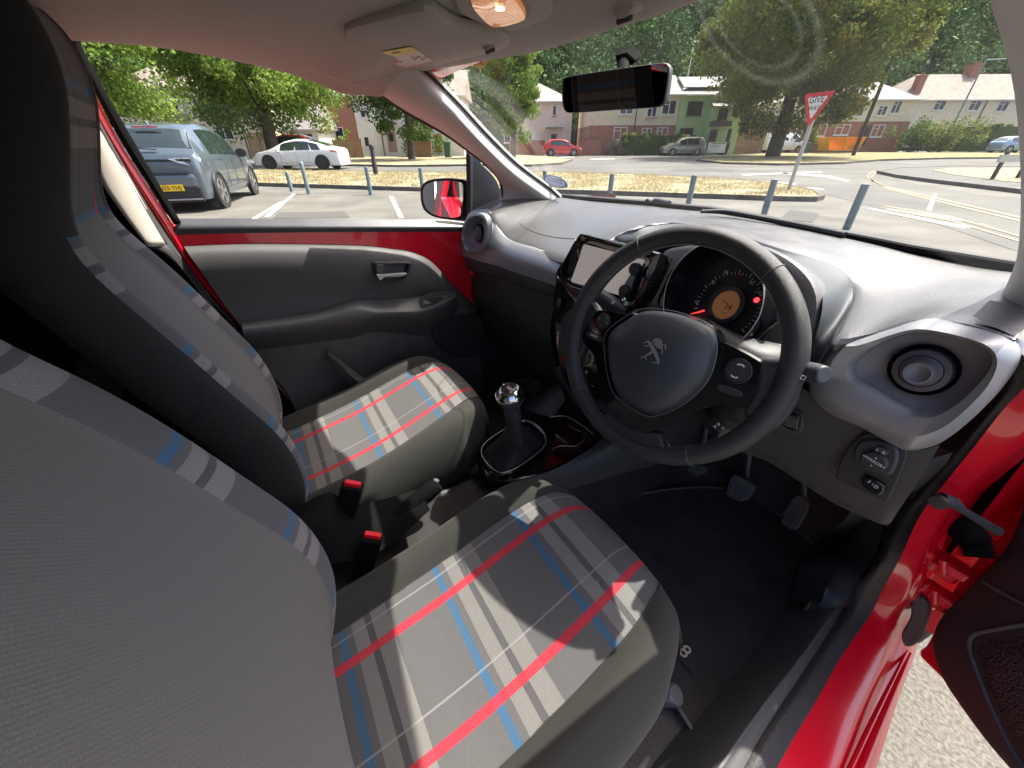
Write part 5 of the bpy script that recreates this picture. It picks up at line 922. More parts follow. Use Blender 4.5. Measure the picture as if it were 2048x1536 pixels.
def tree(name, loc, zc, rx, rz, label, m, n=9000, size=.3, clumps=60, trunk=.25, seed=1, group=None, tilt=0, ell=None):
    t = empty(name, loc); tag(t, label, 'tree', group); r = random.Random(seed); cs, rr = [], []
    for i in range(clumps):
        while True:
            v = V((r.uniform(-1, 1), r.uniform(-1, 1), r.uniform(-1, 1)))
            if .38 < v.length < 1: v *= r.uniform(.88, 1.12); break
        k = .92 if v.z < .3 else 1-.25*(v.z-.3); cs.append(V((v.x*rx*k, v.y*rx*k, zc+v.z*rz))); rr.append(rx*r.uniform(.09, .25)*(1.9 if rx < 3 else 1.25 if rx < 6 else 1))
    q, ti_ = leafcloud(cs, rr, n, size, seed, .7); cloudobj('crown', q, ti_, m, t)
    top = zc+rz*.3; tubes = [tubemesh([V((0, 0, -.1)), V((.05, .03, zc*.35)), V((-.08, .05, zc-rz*.4)), V((.05, -.1, top))], [trunk*1.25, trunk, trunk*.75, trunk*.2], 10)]
    for i in range(0, min(clumps, 22), 2):
        c = cs[i]; b0 = V((0, 0, zc-rz*(.75-.04*i))); b0.z = max(b0.z, zc*.3); tubes.append(tubemesh([b0, b0.lerp(c, .5)+V((0, 0, -.2)), c], [trunk*.35, trunk*.2, trunk*.06], 6))
    obj('trunk', joinm(tubes), O['bark'], t); return t
# ---- ground, verges, roads
def sheet(name, pts, z, m, kind='structure', th=0, world=False):
    o = [V((p.x, p.y, z)) for p in (pts if world else PL(pts, 2, 0))]
    if th: ob = rings(name, [o, [p-V((0, 0, th)) for p in o]], m, None, smooth=False)
    else:
        me = ms(o, [tuple(range(len(o)))], fix=False); me.update()
        if me.polygons[0].normal.z < 0: me.flip_normals()
        ob = obj(name, me, m, None, smooth=False)
    return tag(ob, kind=kind)
sheet('ground', [V((-420, -120, 0)), V((160, -120, 0)), V((160, 420, 0)), V((-420, 420, 0))], 0, O['tarmac'], world=True)
sheet('road', [(400, 330), (690, 340), (930, 344), (1100, 343), (1300, 350), (1480, 358), (1600, 372), (1660, 392), (1850, 440), (2200, 560), (2500, 520), (2200, 425), (2000, 395), (1850, 372), (1762, 352), (1780, 342), (1900, 334), (2300, 330), (2300, 312), (1900, 316), (1700, 322), (1450, 331), (1300, 318), (1150, 309), (1000, 308), (950, 318), (1100, 322), (1145, 326), (1040, 334), (700, 334), (400, 322)], .004, O['road'])
def verge(name, pts, m=None, kerb=True, z=.10):
    ob = sheet(name, pts, z, m or O['dry'], th=z-.002)
    if kerb:
        w_ = PL(pts, 2, 0); c_ = sum(w_, V())/len(w_); o = [V((p.x, p.y, z+.012)) for p in w_]; ou = [p+(p-V((c_.x, c_.y, p.z))).normalized()*.14 for p in o]
        vs_, fs = [], []; n = len(o)
        for p, q in zip(o, ou): vs_ += [p, q, V((q.x, q.y, 0))]
        for i in range(n): a, b = 3*i, 3*((i+1) % n); fs += [(a, a+1, b+1, b), (a+1, a+2, b+2, b+1)]
        tag(obj('kerb', ms(vs_, fs), O['kerb'], None, smooth=False), kind='structure')
    return ob
V1 = [(440, 369), (515, 372), (700, 378), (845, 382), (1090, 386), (1220, 390), (1420, 397), (1560, 402), (1618, 403), (1634, 399), (1620, 388), (1560, 375), (1450, 363), (1250, 353), (1090, 348), (930, 350), (760, 348), (640, 346), (440, 343)]
verge('grass_verge', V1)
verge('grass_verge', [(640, 331), (800, 334), (950, 332), (1060, 333), (1120, 329), (1142, 322), (1110, 316), (1040, 312), (930, 310), (690, 310), (640, 312)], O['dry'])
verge('grass_verge', [(1395, 322), (1450, 328), (1560, 331), (1690, 328), (1760, 322), (1900, 318), (2300, 316), (2300, 306), (1900, 307), (1650, 306), (1540, 308), (1440, 314)], O['dryd'])
verge('grass_verge', [(1760, 347), (1800, 356), (1870, 366), (2000, 382), (2300, 420), (2300, 350), (2048, 338), (1900, 337), (1800, 340)], O['pave'])
verge('grass_verge', [(1862, 346), (1900, 355), (2000, 369), (2300, 400), (2300, 352), (2048, 341), (1900, 341)], O['dry'], kerb=False, z=.115)
# dry grass blades on the near verge
def inpoly(x, y, poly):
    c_ = False; j = len(poly)-1
    for i in range(len(poly)):
        a, b = poly[i], poly[j]
        if (a.y > y) != (b.y > y) and x < (b.x-a.x)*(y-a.y)/(b.y-a.y)+a.x: c_ = not c_
        j = i
    return c_
vp_ = PL(V1, 2, 0); xs = [p.x for p in vp_]; ys = [p.y for p in vp_]; bl_ = []; r = random.Random(3)
while len(bl_) < 26000:
    x, y = r.uniform(min(xs), max(xs)), r.uniform(min(ys), max(ys))
    if inpoly(x, y, vp_) and noise.noise(V((x*1.1, y*1.1, 0)))+r.uniform(-.35, .35) > -.12: bl_.append((x, y))
b_ = np.array(bl_); n = len(b_); rg = np.random.default_rng(4); an = rg.random(n)*6.28; hh = .03+.05*rg.random(n); wv = np.stack([np.cos(an), np.sin(an), an*0], 1)*.009
base = np.column_stack([b_, np.full(n, .10)]); tip = base+np.column_stack([rg.normal(0, .04, n), rg.normal(0, .04, n), hh]); q = np.stack([base-wv, base+wv, tip+wv*.3, tip-wv*.3], 1).reshape(-1, 3)
g_ = cloudobj('grass', q, rg.random(n), O['blade']); tag(g_, 'parched straw coloured grass tufts on the kerbed verge beyond the car park', 'grass', kind='stuff')
for p_, m_ in (([(1250, 414), (1330, 416), (1345, 432), (1240, 430)], 'pave'), ([(560, 425), (690, 424), (700, 436), (545, 437)], 'pave'), ([(1580, 420), (1640, 428), (1625, 446), (1560, 438)], 'pave'), ([(1350, 338), (1470, 340), (1465, 345), (1340, 343)], 'pave')):
    tag(sheet('tarmac_patch', p_, .006, mat('patched_tarmac', (.085, .083, .075), .95, bump=.5, bscale=70, speck=.3)), kind='structure')
# painted lines
LN = [[(586, 388), (592, 388), (540, 434), (528, 434)], [(778, 393), (786, 393), (808, 437), (798, 437)], [(500, 440), (560, 404), (566, 404), (512, 440)],
      [(1290, 356), (1640, 377), (1650, 380), (1290, 358.5)], [(1100, 314), (1150, 313.4), (1150, 314.4), (1100, 315.2)], [(1180, 318), (1230, 317.4), (1230, 318.4), (1180, 319.2)], [(1480, 349), (1640, 343), (1645, 345), (1490, 351)],
      [(1500, 361), (1590, 367), (1592, 370), (1496, 363)], [(1735, 419), (1742, 417), (1945, 455), (1925, 458)], [(1852, 421), (1868, 388), (1874, 388), (1862, 422)], [(1560, 345), (1660, 352), (1700, 362), (1690, 363), (1650, 354), (1560, 347)], [(1760, 415), (1900, 436), (1990, 455), (1965, 449), (1850, 431)]]
for p in LN: tag(sheet('road_marking', p, .009, O['line']), kind='structure')
for k in (0, 5.5):
    tag(sheet('road_marking', [(1736+k, 352+k*.8), (1744+k, 360+k*.8), (1770+k, 372+k*.8), (1860, 393+k*.9), (2000, 425+k*1.2), (2200, 470+k*1.4), (2200, 474+k*1.4), (2000, 428+k*1.2), (1860, 395.5+k*.9), (1766+k, 374+k*.8), (1740+k, 361.5+k*.8), (1733+k, 352+k*.8), (1745+k, 342+k*.4), (1748+k, 343+k*.4)], .010, O['yline']), kind='structure')
    tag(sheet('road_marking', [(1770, 412+k*1.2), (1900, 433+k*1.4), (2060, 478+k*2), (2200, 530+k*2), (2200, 535+k*2), (2060, 481+k*2), (1900, 435.5+k*1.4), (1770, 414+k*1.2)], .011, O['yline']), kind='structure')
# ---- bollards
BO = [((584, 383), 343, 'short round topped grey bollard at the left end of the row, nearest the grey hatchback', 1), ((618, 388), 324, 'tall round topped grey post beside the short bollard', 1), ((742, 390), 334, 'square topped grey post with a white bay line to its right', 0), ((846, 386), 336, 'grey post standing behind the door mirror', 0),
      ((1088, 396), 342, 'grey post half hidden by the windscreen pillar and round sticker', 0), ((1217, 412), 348, 'grey post by the verge kerb between the round sticker and the washer nozzle', 0), ((1374, 420), 350, 'grey post rising behind the wiper blade, left of the give way sign', 0), ((1524, 440), 359, 'grey post just left of the give way sign pole', 0), ((1692, 459), 369, 'rightmost leaning grey post casting a shadow beside the road', 0)]
for (bx, by_), yt_, lb, rd in BO:
    b0 = P(bx, by_, 2, 0); d = math.hypot(b0.x-CAMPOS.x, b0.y-CAMPOS.y); ax = (b0-CAMPOS).dot(FH); tpx = bx; h = None
    for hh_ in [x*.01 for x in range(30, 130)]:
        pt = V((b0.x, b0.y, hh_))-CAMPOS; yy = 768-FPX*pt.dot(_U)/pt.dot(_F)
        if yy <= yt_: h = hh_; break
    h = h or .9; R_ = .055
    o = lathe('bollard', (b0.x, b0.y, 0), (0, 0, 1), [(R_, 0), (R_, h-.05), (R_*.9, h-.02), (R_*.5, h), (.0001, h+.004)] if rd else [(R_, 0), (R_, h-.004), (R_-.004, h), (.0001, h)], O['post'], None, seg=20 if rd else 20)
    tag(o, lb, 'bollard', 'grey bollards along the car park edge')
dp = P(752, 349, 2, .1); o = lathe('bollard', dp, (0, 0, 1), [(.10, 0), (.10, .45), (.085, .47), (.075, .9), (.1, .93), (.1, 1.0), (.07, 1.08), (.0001, 1.1)], O['blackpl'], None, seg=20); tag(o, 'dark cast bollard with a domed cap on the verge right of the white saloon', 'bollard')
# ---- cars outside
def S(st, x, W_, H_):
    for a, b in zip(st, st[1:]):
        if x <= b[0] or b is st[-1]:
            t = (x-a[0])/(b[0]-a[0]); return [p+(q-p)*t for p, q in zip(a, b)]
STY = {  # x/L, top/H, belt/H, half width factor ; x=0 is the tail
 'hatch': [(0, .46, .46, .84), (.004, .58, .53, .88), (.018, .65, .60, .92), (.04, .70, .62, .95), (.09, .82, .62, .96), (.15, .94, .62, .98), (.22, .98, .62, .99), (.34, 1, .61, 1), (.48, .985, .60, 1), (.60, .90, .59, 1), (.76, .655, .585, .99), (.80, .62, .58, .985), (.92, .565, .53, .95), (.975, .48, .46, .88), (1, .36, .36, .80)],
 'fast': [(0, .52, .50, .84), (.006, .66, .58, .88), (.03, .72, .62, .92), (.10, .765, .64, .96), (.20, .87, .64, .98), (.36, .99, .63, 1), (.48, 1, .62, 1), (.60, .93, .61, 1), (.76, .70, .60, .99), (.80, .66, .59, .98), (.92, .58, .55, .94), (.98, .46, .45, .86), (1, .36, .36, .78)],
 'mpv': [(0, .50, .5, .88), (.006, .66, .56, .92), (.03, .86, .58, .95), (.06, .96, .58, .96), (.2, 1, .58, 1), (.45, 1, .57, 1), (.60, .90, .55, 1), (.78, .66, .54, .99), (.84, .58, .52, .98), (.94, .50, .48, .94), (.985, .42, .41, .88), (1, .32, .32, .82)],
 'van': [(0, .6, .5, .95), (.006, .95, .52, .97), (.02, .985, .52, .98), (.3, 1, .52, 1), (.62, 1, .52, 1), (.70, .96, .52, 1), (.84, .60, .52, .99), (.88, .52, .50, .98), (.96, .46, .44, .95), (1, .32, .32, .88)]}
def make_car(name, label, pos, yaw, L_, W_, H_, sty, paint, glass_rng, rimk='rim', group=None, wr=.33, wb=.60, ro=.19, detail=True, cat='car'):
    st = STY[sty]; root = empty(name, pos, yaw); tag(root, label, cat, group)
    def sec(x, off=0.):
        _, tp, be, wf = S(st, x, W_, H_); w_ = W_/2*wf; top_, bel = tp*H_, min(be, tp-.01)*H_; k = max(0, (tp-be)/(1-be)); wr_ = w_*(1-.05-.27*k)
        pts = [(w_*.93, .15*H_), (w_*.985, .22*H_), (w_, .38*H_), (w_*.99, max(.4*H_, bel*.9)), (w_*.965, bel), (wr_+.01, top_-.10*(top_-bel)-.01), (wr_*.93, top_-.015), (wr_*.6, top_+.005), (0, top_+.012)]
        c_ = (0, .5*H_); out = []
        for (y, z) in pts:
            d = math.hypot(y, z-c_[1]); out.append((y*(1+off/d), c_[1]+(z-c_[1])*(1+off/d)))
        return out
    def pt(x, v, off=0., s=1):
        q = sec(x, off); i = min(7, int(v)); t = v-i; y = q[i][0]*(1-t)+q[i+1][0]*t; z = q[i][1]*(1-t)+q[i+1][1]*t; return V(((x-ro)*L_, y*s, z))
    xs_ = sorted({round(a+(b-a)*k/3, 5) for (a, *_), (b, *_) in zip(st, st[1:]) for k in range(4)})
    rows = [[pt(x, v, s=1) for v in range(9)]+[pt(x, v, s=-1) for v in range(7, -1, -1)] for x in xs_]
    vs_ = [p for r_ in rows for p in r_]; n = 17; fs = [(j*n+i, j*n+i+1, (j+1)*n+i+1, (j+1)*n+i) for j in range(len(rows)-1) for i in range(n-1)]; fs += [tuple(range(n)), tuple(range((len(rows)-1)*n, len(rows)*n))]; fs += [(j*n, (j+1)*n, (j+1)*n+n-1, j*n+n-1) for j in range(len(rows)-1)]
    obj('body', ms(vs_, fs), paint, root, ang=38)
    def patch(nm, x0, x1, v0, v1, m, off=.008, sides=(1, -1), nx=8, nv_=4, shear=0):
        for s in sides:
            r_ = [[pt(x0+(x1-x0)*i/nx+shear*(j/nv_), v0+(v1-v0)*j/nv_, off, s) for i in range(nx+1)] for j in range(nv_+1)]
            o_ = loft(nm, r_, m, root, nu=1, nv=1, thick=0)
        return o_
    for a, b, sh in glass_rng: patch('side_window', a, b, 4.08, 4.92, O['carglass'], shear=sh)
    def top(nm, x0, x1, m, w0=6.0, off=.008, par=None):
        r_ = [[pt(x0+(x1-x0)*i/6, v, off, 1) for v in (w0, 6.5, 7, 7.5, 8)]+[pt(x0+(x1-x0)*i/6, v, off, -1) for v in (7.5, 7, 6.5, w0)] for i in range(7)]; return loft(nm, r_, m, root, nu=1, nv=1)
    if sty == 'fast': top('windscreen', .61, .76, O['carglass']); top('rear_window', .11, .34, O['carglass'])
    elif sty == 'van': top('windscreen', .71, .84, O['carglass'])
    else: top('windscreen', .61, .765, O['carglass']); top('rear_window', .035 if sty == 'mpv' else .048, .06 if sty == 'mpv' else .138, O['carglass'], w0=5.3)
    for fx in (0, wb):
        for s in (1, -1):
            yc = s*(W_/2-.10); R_ = wr
            ar = tubemesh([V((fx*L_+math.cos(t)*R_*1.10, s*(W_/2-.012), R_+math.sin(t)*R_*1.10)) for t in [math.pi*k/12 for k in range(-1, 14)]], .03, 8); obj('wheel_arch', ar, O['blackpl'], root)
            lathe('arch_liner', (fx*L_, s*(W_/2-.02), R_), (0, s, 0), [(R_*1.10, 0), (R_*1.1, .012), (.0001, .012)], O['tyre'], root, seg=28)
            wl = lathe('wheel', (fx*L_, s*(W_/2-.115), R_), (0, s, 0), [(R_*.7, 0), (R_*.97, .0), (R_, .03), (R_, .08), (R_*.95, .105), (R_*.74, .10), (R_*.72, .085)], O['tyre'], root, seg=32, cap0=True, cap1=True)
            sp = []
            for k in range(5):
                t = k*1.2566; sp.append(ribbon([V((fx*L_+math.cos(t)*R_*q_, s*(W_/2-.018), R_+math.sin(t)*R_*q_)) for q_ in (.05, .35, .70)], [.10, .055, .09], V((0, s, 0)), .015))
            sp.append(tubemesh([V((fx*L_+math.cos(t)*R_*.70, s*(W_/2-.020), R_+math.sin(t)*R_*.70)) for t in [2*math.pi*k/24 for k in range(25)]], .016, 6)); obj('wheel_rim', joinm(sp), O[rimk], wl, smooth=False)
    if detail:
        gaps = []
        for s in (1, -1):
            for gx_ in (.335, .475, .655): gaps.append(tubemesh([pt(gx_, v_, .001, s) for v_ in (1.2, 2, 3, 3.6, 4.0)], .005, 5))
            gaps.append(tubemesh([pt(gx_, 1.15, .001, s) for gx_ in (.26, .4, .55, .68)], .005, 5))
        obj('panel_gaps', joinm(gaps), O['blackpl'], root)
        for s in (1, -1):
            p = pt(.66, 4.1, 0, s); lathe('door_mirror', p+V((0, s*.10, .05)), (-1, 0, 0), [(.0001, -.10), (.07, -.08), (.10, 0), (.10, .02), (.0001, .03)], O['blackpl'] if rimk == 'rim' else paint, root, seg=16, sx=1.3)
            for dx in (.30, .52): q_ = pt(dx, 3.55, .012, s); boxes('door_handle', [(q_, (.20, .02, .03))], paint, root, bev=.006)
            loft('headlamp', [[pt(x, v, .008, s) for x in (.93, .955, .975, .99)] for v in (3.0, 3.5, 4.1)], O['clight'], root, nu=1, nv=1)
    return root, pt, sec
def heading(a, b): d = (b-a); return math.atan2(d.y, d.x)
silverblue = mat('metallic_grey_blue_paint', (.13, .165, .19), .3, metal=.5, coat=1); whitep = mat('white_car_paint', (.78, .78, .78), .3, coat=1); redp = mat('red_car_paint', (.55, .02, .02), .3, coat=1); silverp = mat('beige_silver_paint', (.36, .35, .29), .3, metal=.5, coat=1); bluep = mat('pale_blue_paint', (.25, .36, .48), .3, metal=.4, coat=1)
# large grey-blue hatchback parked in the next bays
ra, fa = P(455, 415, 2, 0), P(515, 388, 2, 0); hd = heading(ra, fa); dv = V((math.cos(hd), math.sin(hd), 0)); lv = V((-dv.y, dv.x, 0)); W_ = 1.82
pos = ra+lv*(W_/2-.0)-lv*0.02
root, pt, sec = make_car('parked_hatchback', 'grey-blue metallic hatchback with yellow rear plate parked beyond the passenger window', pos, hd, 4.29, 1.86, 1.63, 'hatch', silverblue, [(.20, .31, .03), (.33, .47, .02), (.49, .64, -.02)], wr=.345, wb=2.75/4.29, ro=.15)
RX = -.15*4.29
def rear(nm, y0, y1, z0, z1, m, dx=-.02, tilt=0, bev=.01, par=root, th=.03): return boxes(nm, [((RX+dx+tilt*(z0+z1)/2, (y0+y1)/2, (z0+z1)/2), (th, abs(y1-y0), z1-z0))], m, par, bev=bev)
rear('rear_bumper', -.74, .74, .20, .50, O['blackpl'], -.0, th=.10, bev=.03); rear('bumper_panel', -.72, .72, .46, .72, silverblue, .03, th=.16, bev=.06); rear('diffuser_trim', -.72, .72, .245, .275, O['rim'], -.06)
rear('light_bar', -.74, .74, .945, .985, O['blackpl'], .015, th=.05, bev=.012)
for s in (1, -1):
    o_ = prism('rear_lamp', [V((RX-.035+k, s*y, z)) for k, y, z in ((.0, .36, .985), (.01, .60, 1.0), (.17, .865, 1.0), (.17, .86, .88), (.05, .74, .855), (0, .55, .91))], (.07, 0, 0), O['clight'], root, bev=.008)
    prism('bumper_reflector', [V((RX-.045+k, s*y, z)) for k, y, z in ((.0, .46, .62), (0, .60, .615), (.06, .73, .36), (.06, .77, .34), (.02, .68, .62), (0, .56, .645))], (.04, 0, 0), O['rlight'], root, bev=.005)
    prism('bumper_vent', [V((RX-.053, s*y, z)) for y, z in ((.34, .52), (.46, .52), (.68, .32), (.52, .31))], (.03, 0, 0), O['blackpl'], root, bev=.008)
rear('high_brake_lamp', -.22, .22, 1.52, 1.545, O['rlight'], .52, th=.04)
rear('tailgate_seam', -.62, .62, .735, .745, O['blackpl'], -.002, th=.10, bev=0)
boxes('rear_wiper', [((RX+.11, .05, 1.17), (.03, .5, .018), Matrix.Rotation(.10, 3, 'X'))], O['blackpl'], root, bev=.004); lathe('roof_aerial', (.05, 0, 1.57), (0, 0, 1), [(.03, 0), (.02, .04), (.0001, .07)], silverblue, root, seg=12)
pl_ = rear('number_plate', -.46, .06, .42, .535, O['plate'], -.075, th=.012, bev=.003); ptx = text('plate_text', 'BN25 YHJ', (RX-.0825, -.20, .4775), (0, -1, 0), (0, 0, 1), .105, O['blackpl'], pl_, ext=.001)
text('tailgate_lettering', 'DOLPHIN SURF', (-.865, -.50, .80), (0, -1, 0), (0, 0, 1), .035, O['rim'], root, ext=.001) if False else None
# white saloon
a, b = P(652, 346, 2, 0), P(522, 344, 2, 0); hd = heading(a, b); lv = V((-math.sin(hd), math.cos(hd), 0))
d_ = 24.0; a = H(638, d_); b = H(638-2.88/d_*KH*.99, d_*1.0); hd = heading(a, b); lv = V((-math.sin(hd), math.cos(hd), 0))
root2, pt2, _ = make_car('parked_saloon', 'white low saloon parked across the road behind the bollards', V((a.x, a.y, .0))-lv*.92, hd, 4.72, 1.85, 1.44, 'fast', whitep, [(.19, .29, .04), (.31, .47, .02), (.49, .66, -.02)], rimk='darkrim', wr=.34, wb=2.875/4.72, ro=.195)
loft('rear_lamp', [[pt2(x, v, .01, 1) for x in (.004, .02, .05, .085)] for v in (3.4, 3.9, 4.1)], O['rlight'], root2, nu=1, nv=1)
def far_car(nm, lb, px, dist, left, L_, W_, H_, sty, paint, gl, z=0., dyaw=0, **k):
    c_ = H(px, dist, z); f = (-RH if left else RH); f = Matrix.Rotation(dyaw, 3, 'Z') @ f; hd_ = math.atan2(f.y, f.x); return make_car(nm, lb, c_-f*(L_*.5-.19*L_), hd_, L_, W_, H_, sty, paint, gl, **k)
GLM = [(.17, .28, .02), (.29, .46, .0), (.48, .66, -.02)]
far_car('parked_car', 'red car parked behind the white saloon under the maple', 612, 30, False, 4.2, 1.8, 1.62, 'hatch', mat('orange_red_paint', (.5, .05, .02), .3, coat=1), GLM, z=.12)
far_car('parked_car', 'bright red crossover parked facing right before the pink rendered house', 1127, 46, False, 3.9, 1.75, 1.52, 'hatch', redp, GLM, z=.0)
far_car('parked_car', 'beige silver people carrier parked facing left in front of the clipped hedge', 1368, 46.5, True, 4.25, 1.75, 1.64, 'mpv', silverp, GLM, z=.0, dyaw=.05)
far_car('parked_car', 'small red car half hidden by the big tree trunk', 1497, 53, True, 3.6, 1.65, 1.5, 'hatch', redp, GLM, z=.1)
vr_ = far_car('parked_van', 'white panel van with black leaf graphics on its side, right of the big tree', 1570, 52, False, 4.7, 1.9, 1.92, 'van', whitep, [(.68, .80, -.01)], z=.1, cat='van')
sp = []; r = random.Random(5)
for i in range(26):
    x, z = r.uniform(-.7, 1.0), r.uniform(.7, 1.7); s_ = -1; t = r.uniform(0, 6.3); q_ = V((x, -.965, z)); sp.append(ribbon([q_, q_+V((math.cos(t)*.12, 0, math.sin(t)*.12)), q_+V((math.cos(t+.5)*.22, 0, math.sin(t+.5)*.22))], [.03, .12, .02], V((0, -1, 0)), .01))
obj('side_graphic', joinm(sp), O['blackpl'], vr_[0], smooth=False)
far_car('parked_car', 'pale blue estate car at the far right edge beyond the verge', 2040, 48, False, 4.4, 1.78, 1.5, 'hatch', bluep, GLM, z=.1)
# ---- houses
def house(name, label, px0, px1, dist, zb, eav, rid, depth, wall, wins, lower=None, lowz=None, roof='hip', rmat='roof', dyaw=0, extras=None, frame_='wframe', cat='house', rext=None):
    pc = (px0+px1)/2; c_ = H(pc, dist, zb); w_ = (px1-px0)/KH*dist; ang = YAW+dyaw; root = empty(name, c_, ang); tag(root, label, cat)
    LX = lambda px: (px-pc)/KH*dist; LZ = lambda y: ZY(pc, y, dist)-zb
    ez, rz_ = LZ(eav) if eav > 20 else eav, LZ(rid) if rid > 20 else rid
    rz_ = max(rz_, ez+2.0)
    boxes('wall', [((0, depth/2, ez/2-.3), (w_, depth, ez+.6))], wall, root)
    if lower: lz = LZ(lowz); boxes('lower_wall', [((0, depth/2, lz/2-.3), (w_+.03, depth+.03, lz+.6))], lower, root); boxes('string_course', [((0, -.03, lz), (w_+.06, .05, .10))], O['brick'], root)
    ov = .35; X0, X1 = -w_/2-ov, w_/2+ov; Y0, Y1 = -ov, depth+ov; ym = depth/2; hx_ = depth/2 if roof == 'hip' else 0
    if roof == 'front': vs_ = [V((X0, Y0, ez-.05)), V((X1, Y0, ez-.05)), V((X1, Y1, ez-.05)), V((X0, Y1, ez-.05)), V((0, Y0, rz_)), V((0, Y1, rz_))]; fs = [(0, 4, 5, 3), (1, 2, 5, 4), (0, 1, 4), (2, 3, 5), (0, 3, 2, 1)]
    else: vs_ = [V((X0, Y0, ez-.05)), V((X1, Y0, ez-.05)), V((X1, Y1, ez-.05)), V((X0, Y1, ez-.05)), V((X0+hx_, ym, rz_)), V((X1-hx_, ym, rz_))]; fs = [(0, 1, 5, 4), (2, 3, 4, 5), (1, 2, 5), (3, 0, 4), (0, 3, 2, 1)]
    rf = obj('roof', ms(vs_, fs), O[rmat], root, smooth=False); boxes('gutter', [((0, Y0-.03, ez-.04), (X1-X0, .10, .10))], O['wframe'], root)
    for q in wins:
        a, b, y0, y1 = q[:4]; k = q[4] if len(q) > 4 else 'w'; x0, x1, z1, z0 = LX(a), LX(b), LZ(y0), LZ(y1); cx, cz, ww, wh = (x0+x1)/2, (z0+z1)/2, x1-x0, z1-z0; fy = -.03 if not (len(q) > 5) else q[5]
        if k == 'd': d_ = boxes('door', [((cx, fy, cz), (ww, .08, wh))], q[6] if len(q) > 6 else O['dframe'], root, bev=.01); boxes('door_pane', [((cx, fy-.05, cz+wh*.2), (ww*.5, .02, wh*.4))], O['pane'], d_); continue
        f_ = .07; fm = O[frame_]; bars = [((cx, fy, z1-f_/2), (ww, .10, f_)), ((cx, fy, z0+f_/2), (ww, .10, f_)), ((x0+f_/2, fy, cz), (f_, .10, wh-2*f_)), ((x1-f_/2, fy, cz), (f_, .10, wh-2*f_))]
        if ww > 1.0: bars += [((cx, fy, cz), (f_, .09, wh-2*f_))]
        if ww > .8: bars += [((cx-ww/4, fy, cz+wh*.2), (ww/2-f_*1.5, .085, f_*.8))]
        wo_ = boxes('window', bars, fm, root); boxes('pane', [((cx, fy+.035, cz), (ww-.02, .02, wh-.02))], O['pane'], wo_); boxes('sill', [((cx, fy-.05, z0-.05), (ww+.16, .16, .07))], O['brick'] if k == 'b' else fm, wo_)
    return root, LX, LZ, ez, rz_, rf
def chimney(rt, rf, x, y, z, h, w_=.6): c_ = boxes('chimney', [((x, y, z+h/2), (w_, w_, h)), ((x, y, z+h), (w_+.12, w_+.12, .12))], O['brick'], rf); [lathe('chimney_pot', (x+dx, y, z+h+.05), (0, 0, 1), [(.10, 0), (.09, .3), (.0001, .3)], O['wood'], rf, seg=12) for dx in (-.15, .15)]
hA = house('rendered_house', 'cream rendered house with brown roof behind the grey-blue hatchback', 255, 543, 42, 0, 183, 120, 8, O['cream'], [(308, 348, 190, 219), (364, 388, 207, 229), (442, 476, 253, 279), (300, 340, 250, 280)], rmat='roofb')
boxes('porch', [((hA[1](382), -.5, hA[2](236)), (1.7, 1.1, .5))], O['roofb'], hA[0]); tube('drainpipe', [(hA[1](496), -.08, 0), (hA[1](496), -.08, hA[3])], .05, O['dframe'], hA[0], n=8)
hB = house('brick_house', 'red brick gabled house right of the maple trunk with white window', 600, 722, 46, 0, 196, 140, 8, O['brick'], [(660, 694, 254, 283)], roof='gable', dyaw=.0)
gB = house('garage', 'low white garage with shallow roof left of the red brick house', 574, 642, 41, 0, 258, 246, 4, O['whiter'], [(590, 632, 266, 282)], roof='gable', cat='garage')
hC = house('rendered_house', 'white rendered cottage with dusty pink front door behind the dark tree', 722, 930, 46, 0, 196, 140, 8, O['whiter'], [(731, 742, 272, 293), (778, 795, 262, 303, 'd', -.03, mat('pink_door', (.42, .25, .24), .6)), (733, 744, 222, 236), (872, 886, 268, 304, 'd', -.03, mat('orange_door', (.5, .16, .05), .6))], roof='gable', rmat='roofb')
boxes('porch_post', [((hC[1](771), -.5, 1.4), (.14, .14, 2.8)), ((hC[1](785), -.45, 2.85), (1.7, .9, .12))], O['wood'], hC[0])
hD = house('rendered_house', 'pale pink rendered house with grey roof left of the rear view mirror', 1020, 1143, 53, 0, 206, 168, 8, O['pink'], [(1104, 1112, 213, 233, 'b'), (1042, 1066, 262, 289), (1010, 1024, 262, 285), (1104, 1115, 268, 300, 'd')], roof='hip')
boxes('door_canopy', [((hD[1](1110), -.4, hD[2](256)), (2.0, .8, .12))], O['roof'], hD[0])
hE = house('semi_detached_house', 'cream over red brick house with brown drainpipe behind the clipped hedge', 1178, 1348, 49, 0, 194, 150, 8, O['cream'], [(1234, 1260, 216, 230), (1287, 1306, 212, 236, 'b'), (1315, 1342, 204, 231), (1227, 1254, 254, 279), (1283, 1302, 256, 285), (1312, 1334, 255, 280)], lower=O['brick'], lowz=252, roof='gable')
tube('drainpipe', [(hE[1](1267), -.08, 0), (hE[1](1267), -.08, hE[3])], .05, O['dframe'], hE[0], n=8)
hG = house('semi_detached_house', 'pale green rendered house with solar panels on its roof', 1349, 1474, 49, 0, 194, 150, 8, O['greenr'], [(1364, 1392, 206, 232), (1419, 1436, 220, 241, 'w', -.95), (1446, 1472, 208, 233), (1411, 1425, 260, 297, 'd', -.95), (1434, 1460, 258, 286), (1358, 1384, 256, 280)], roof='hip', frame_='dframe')
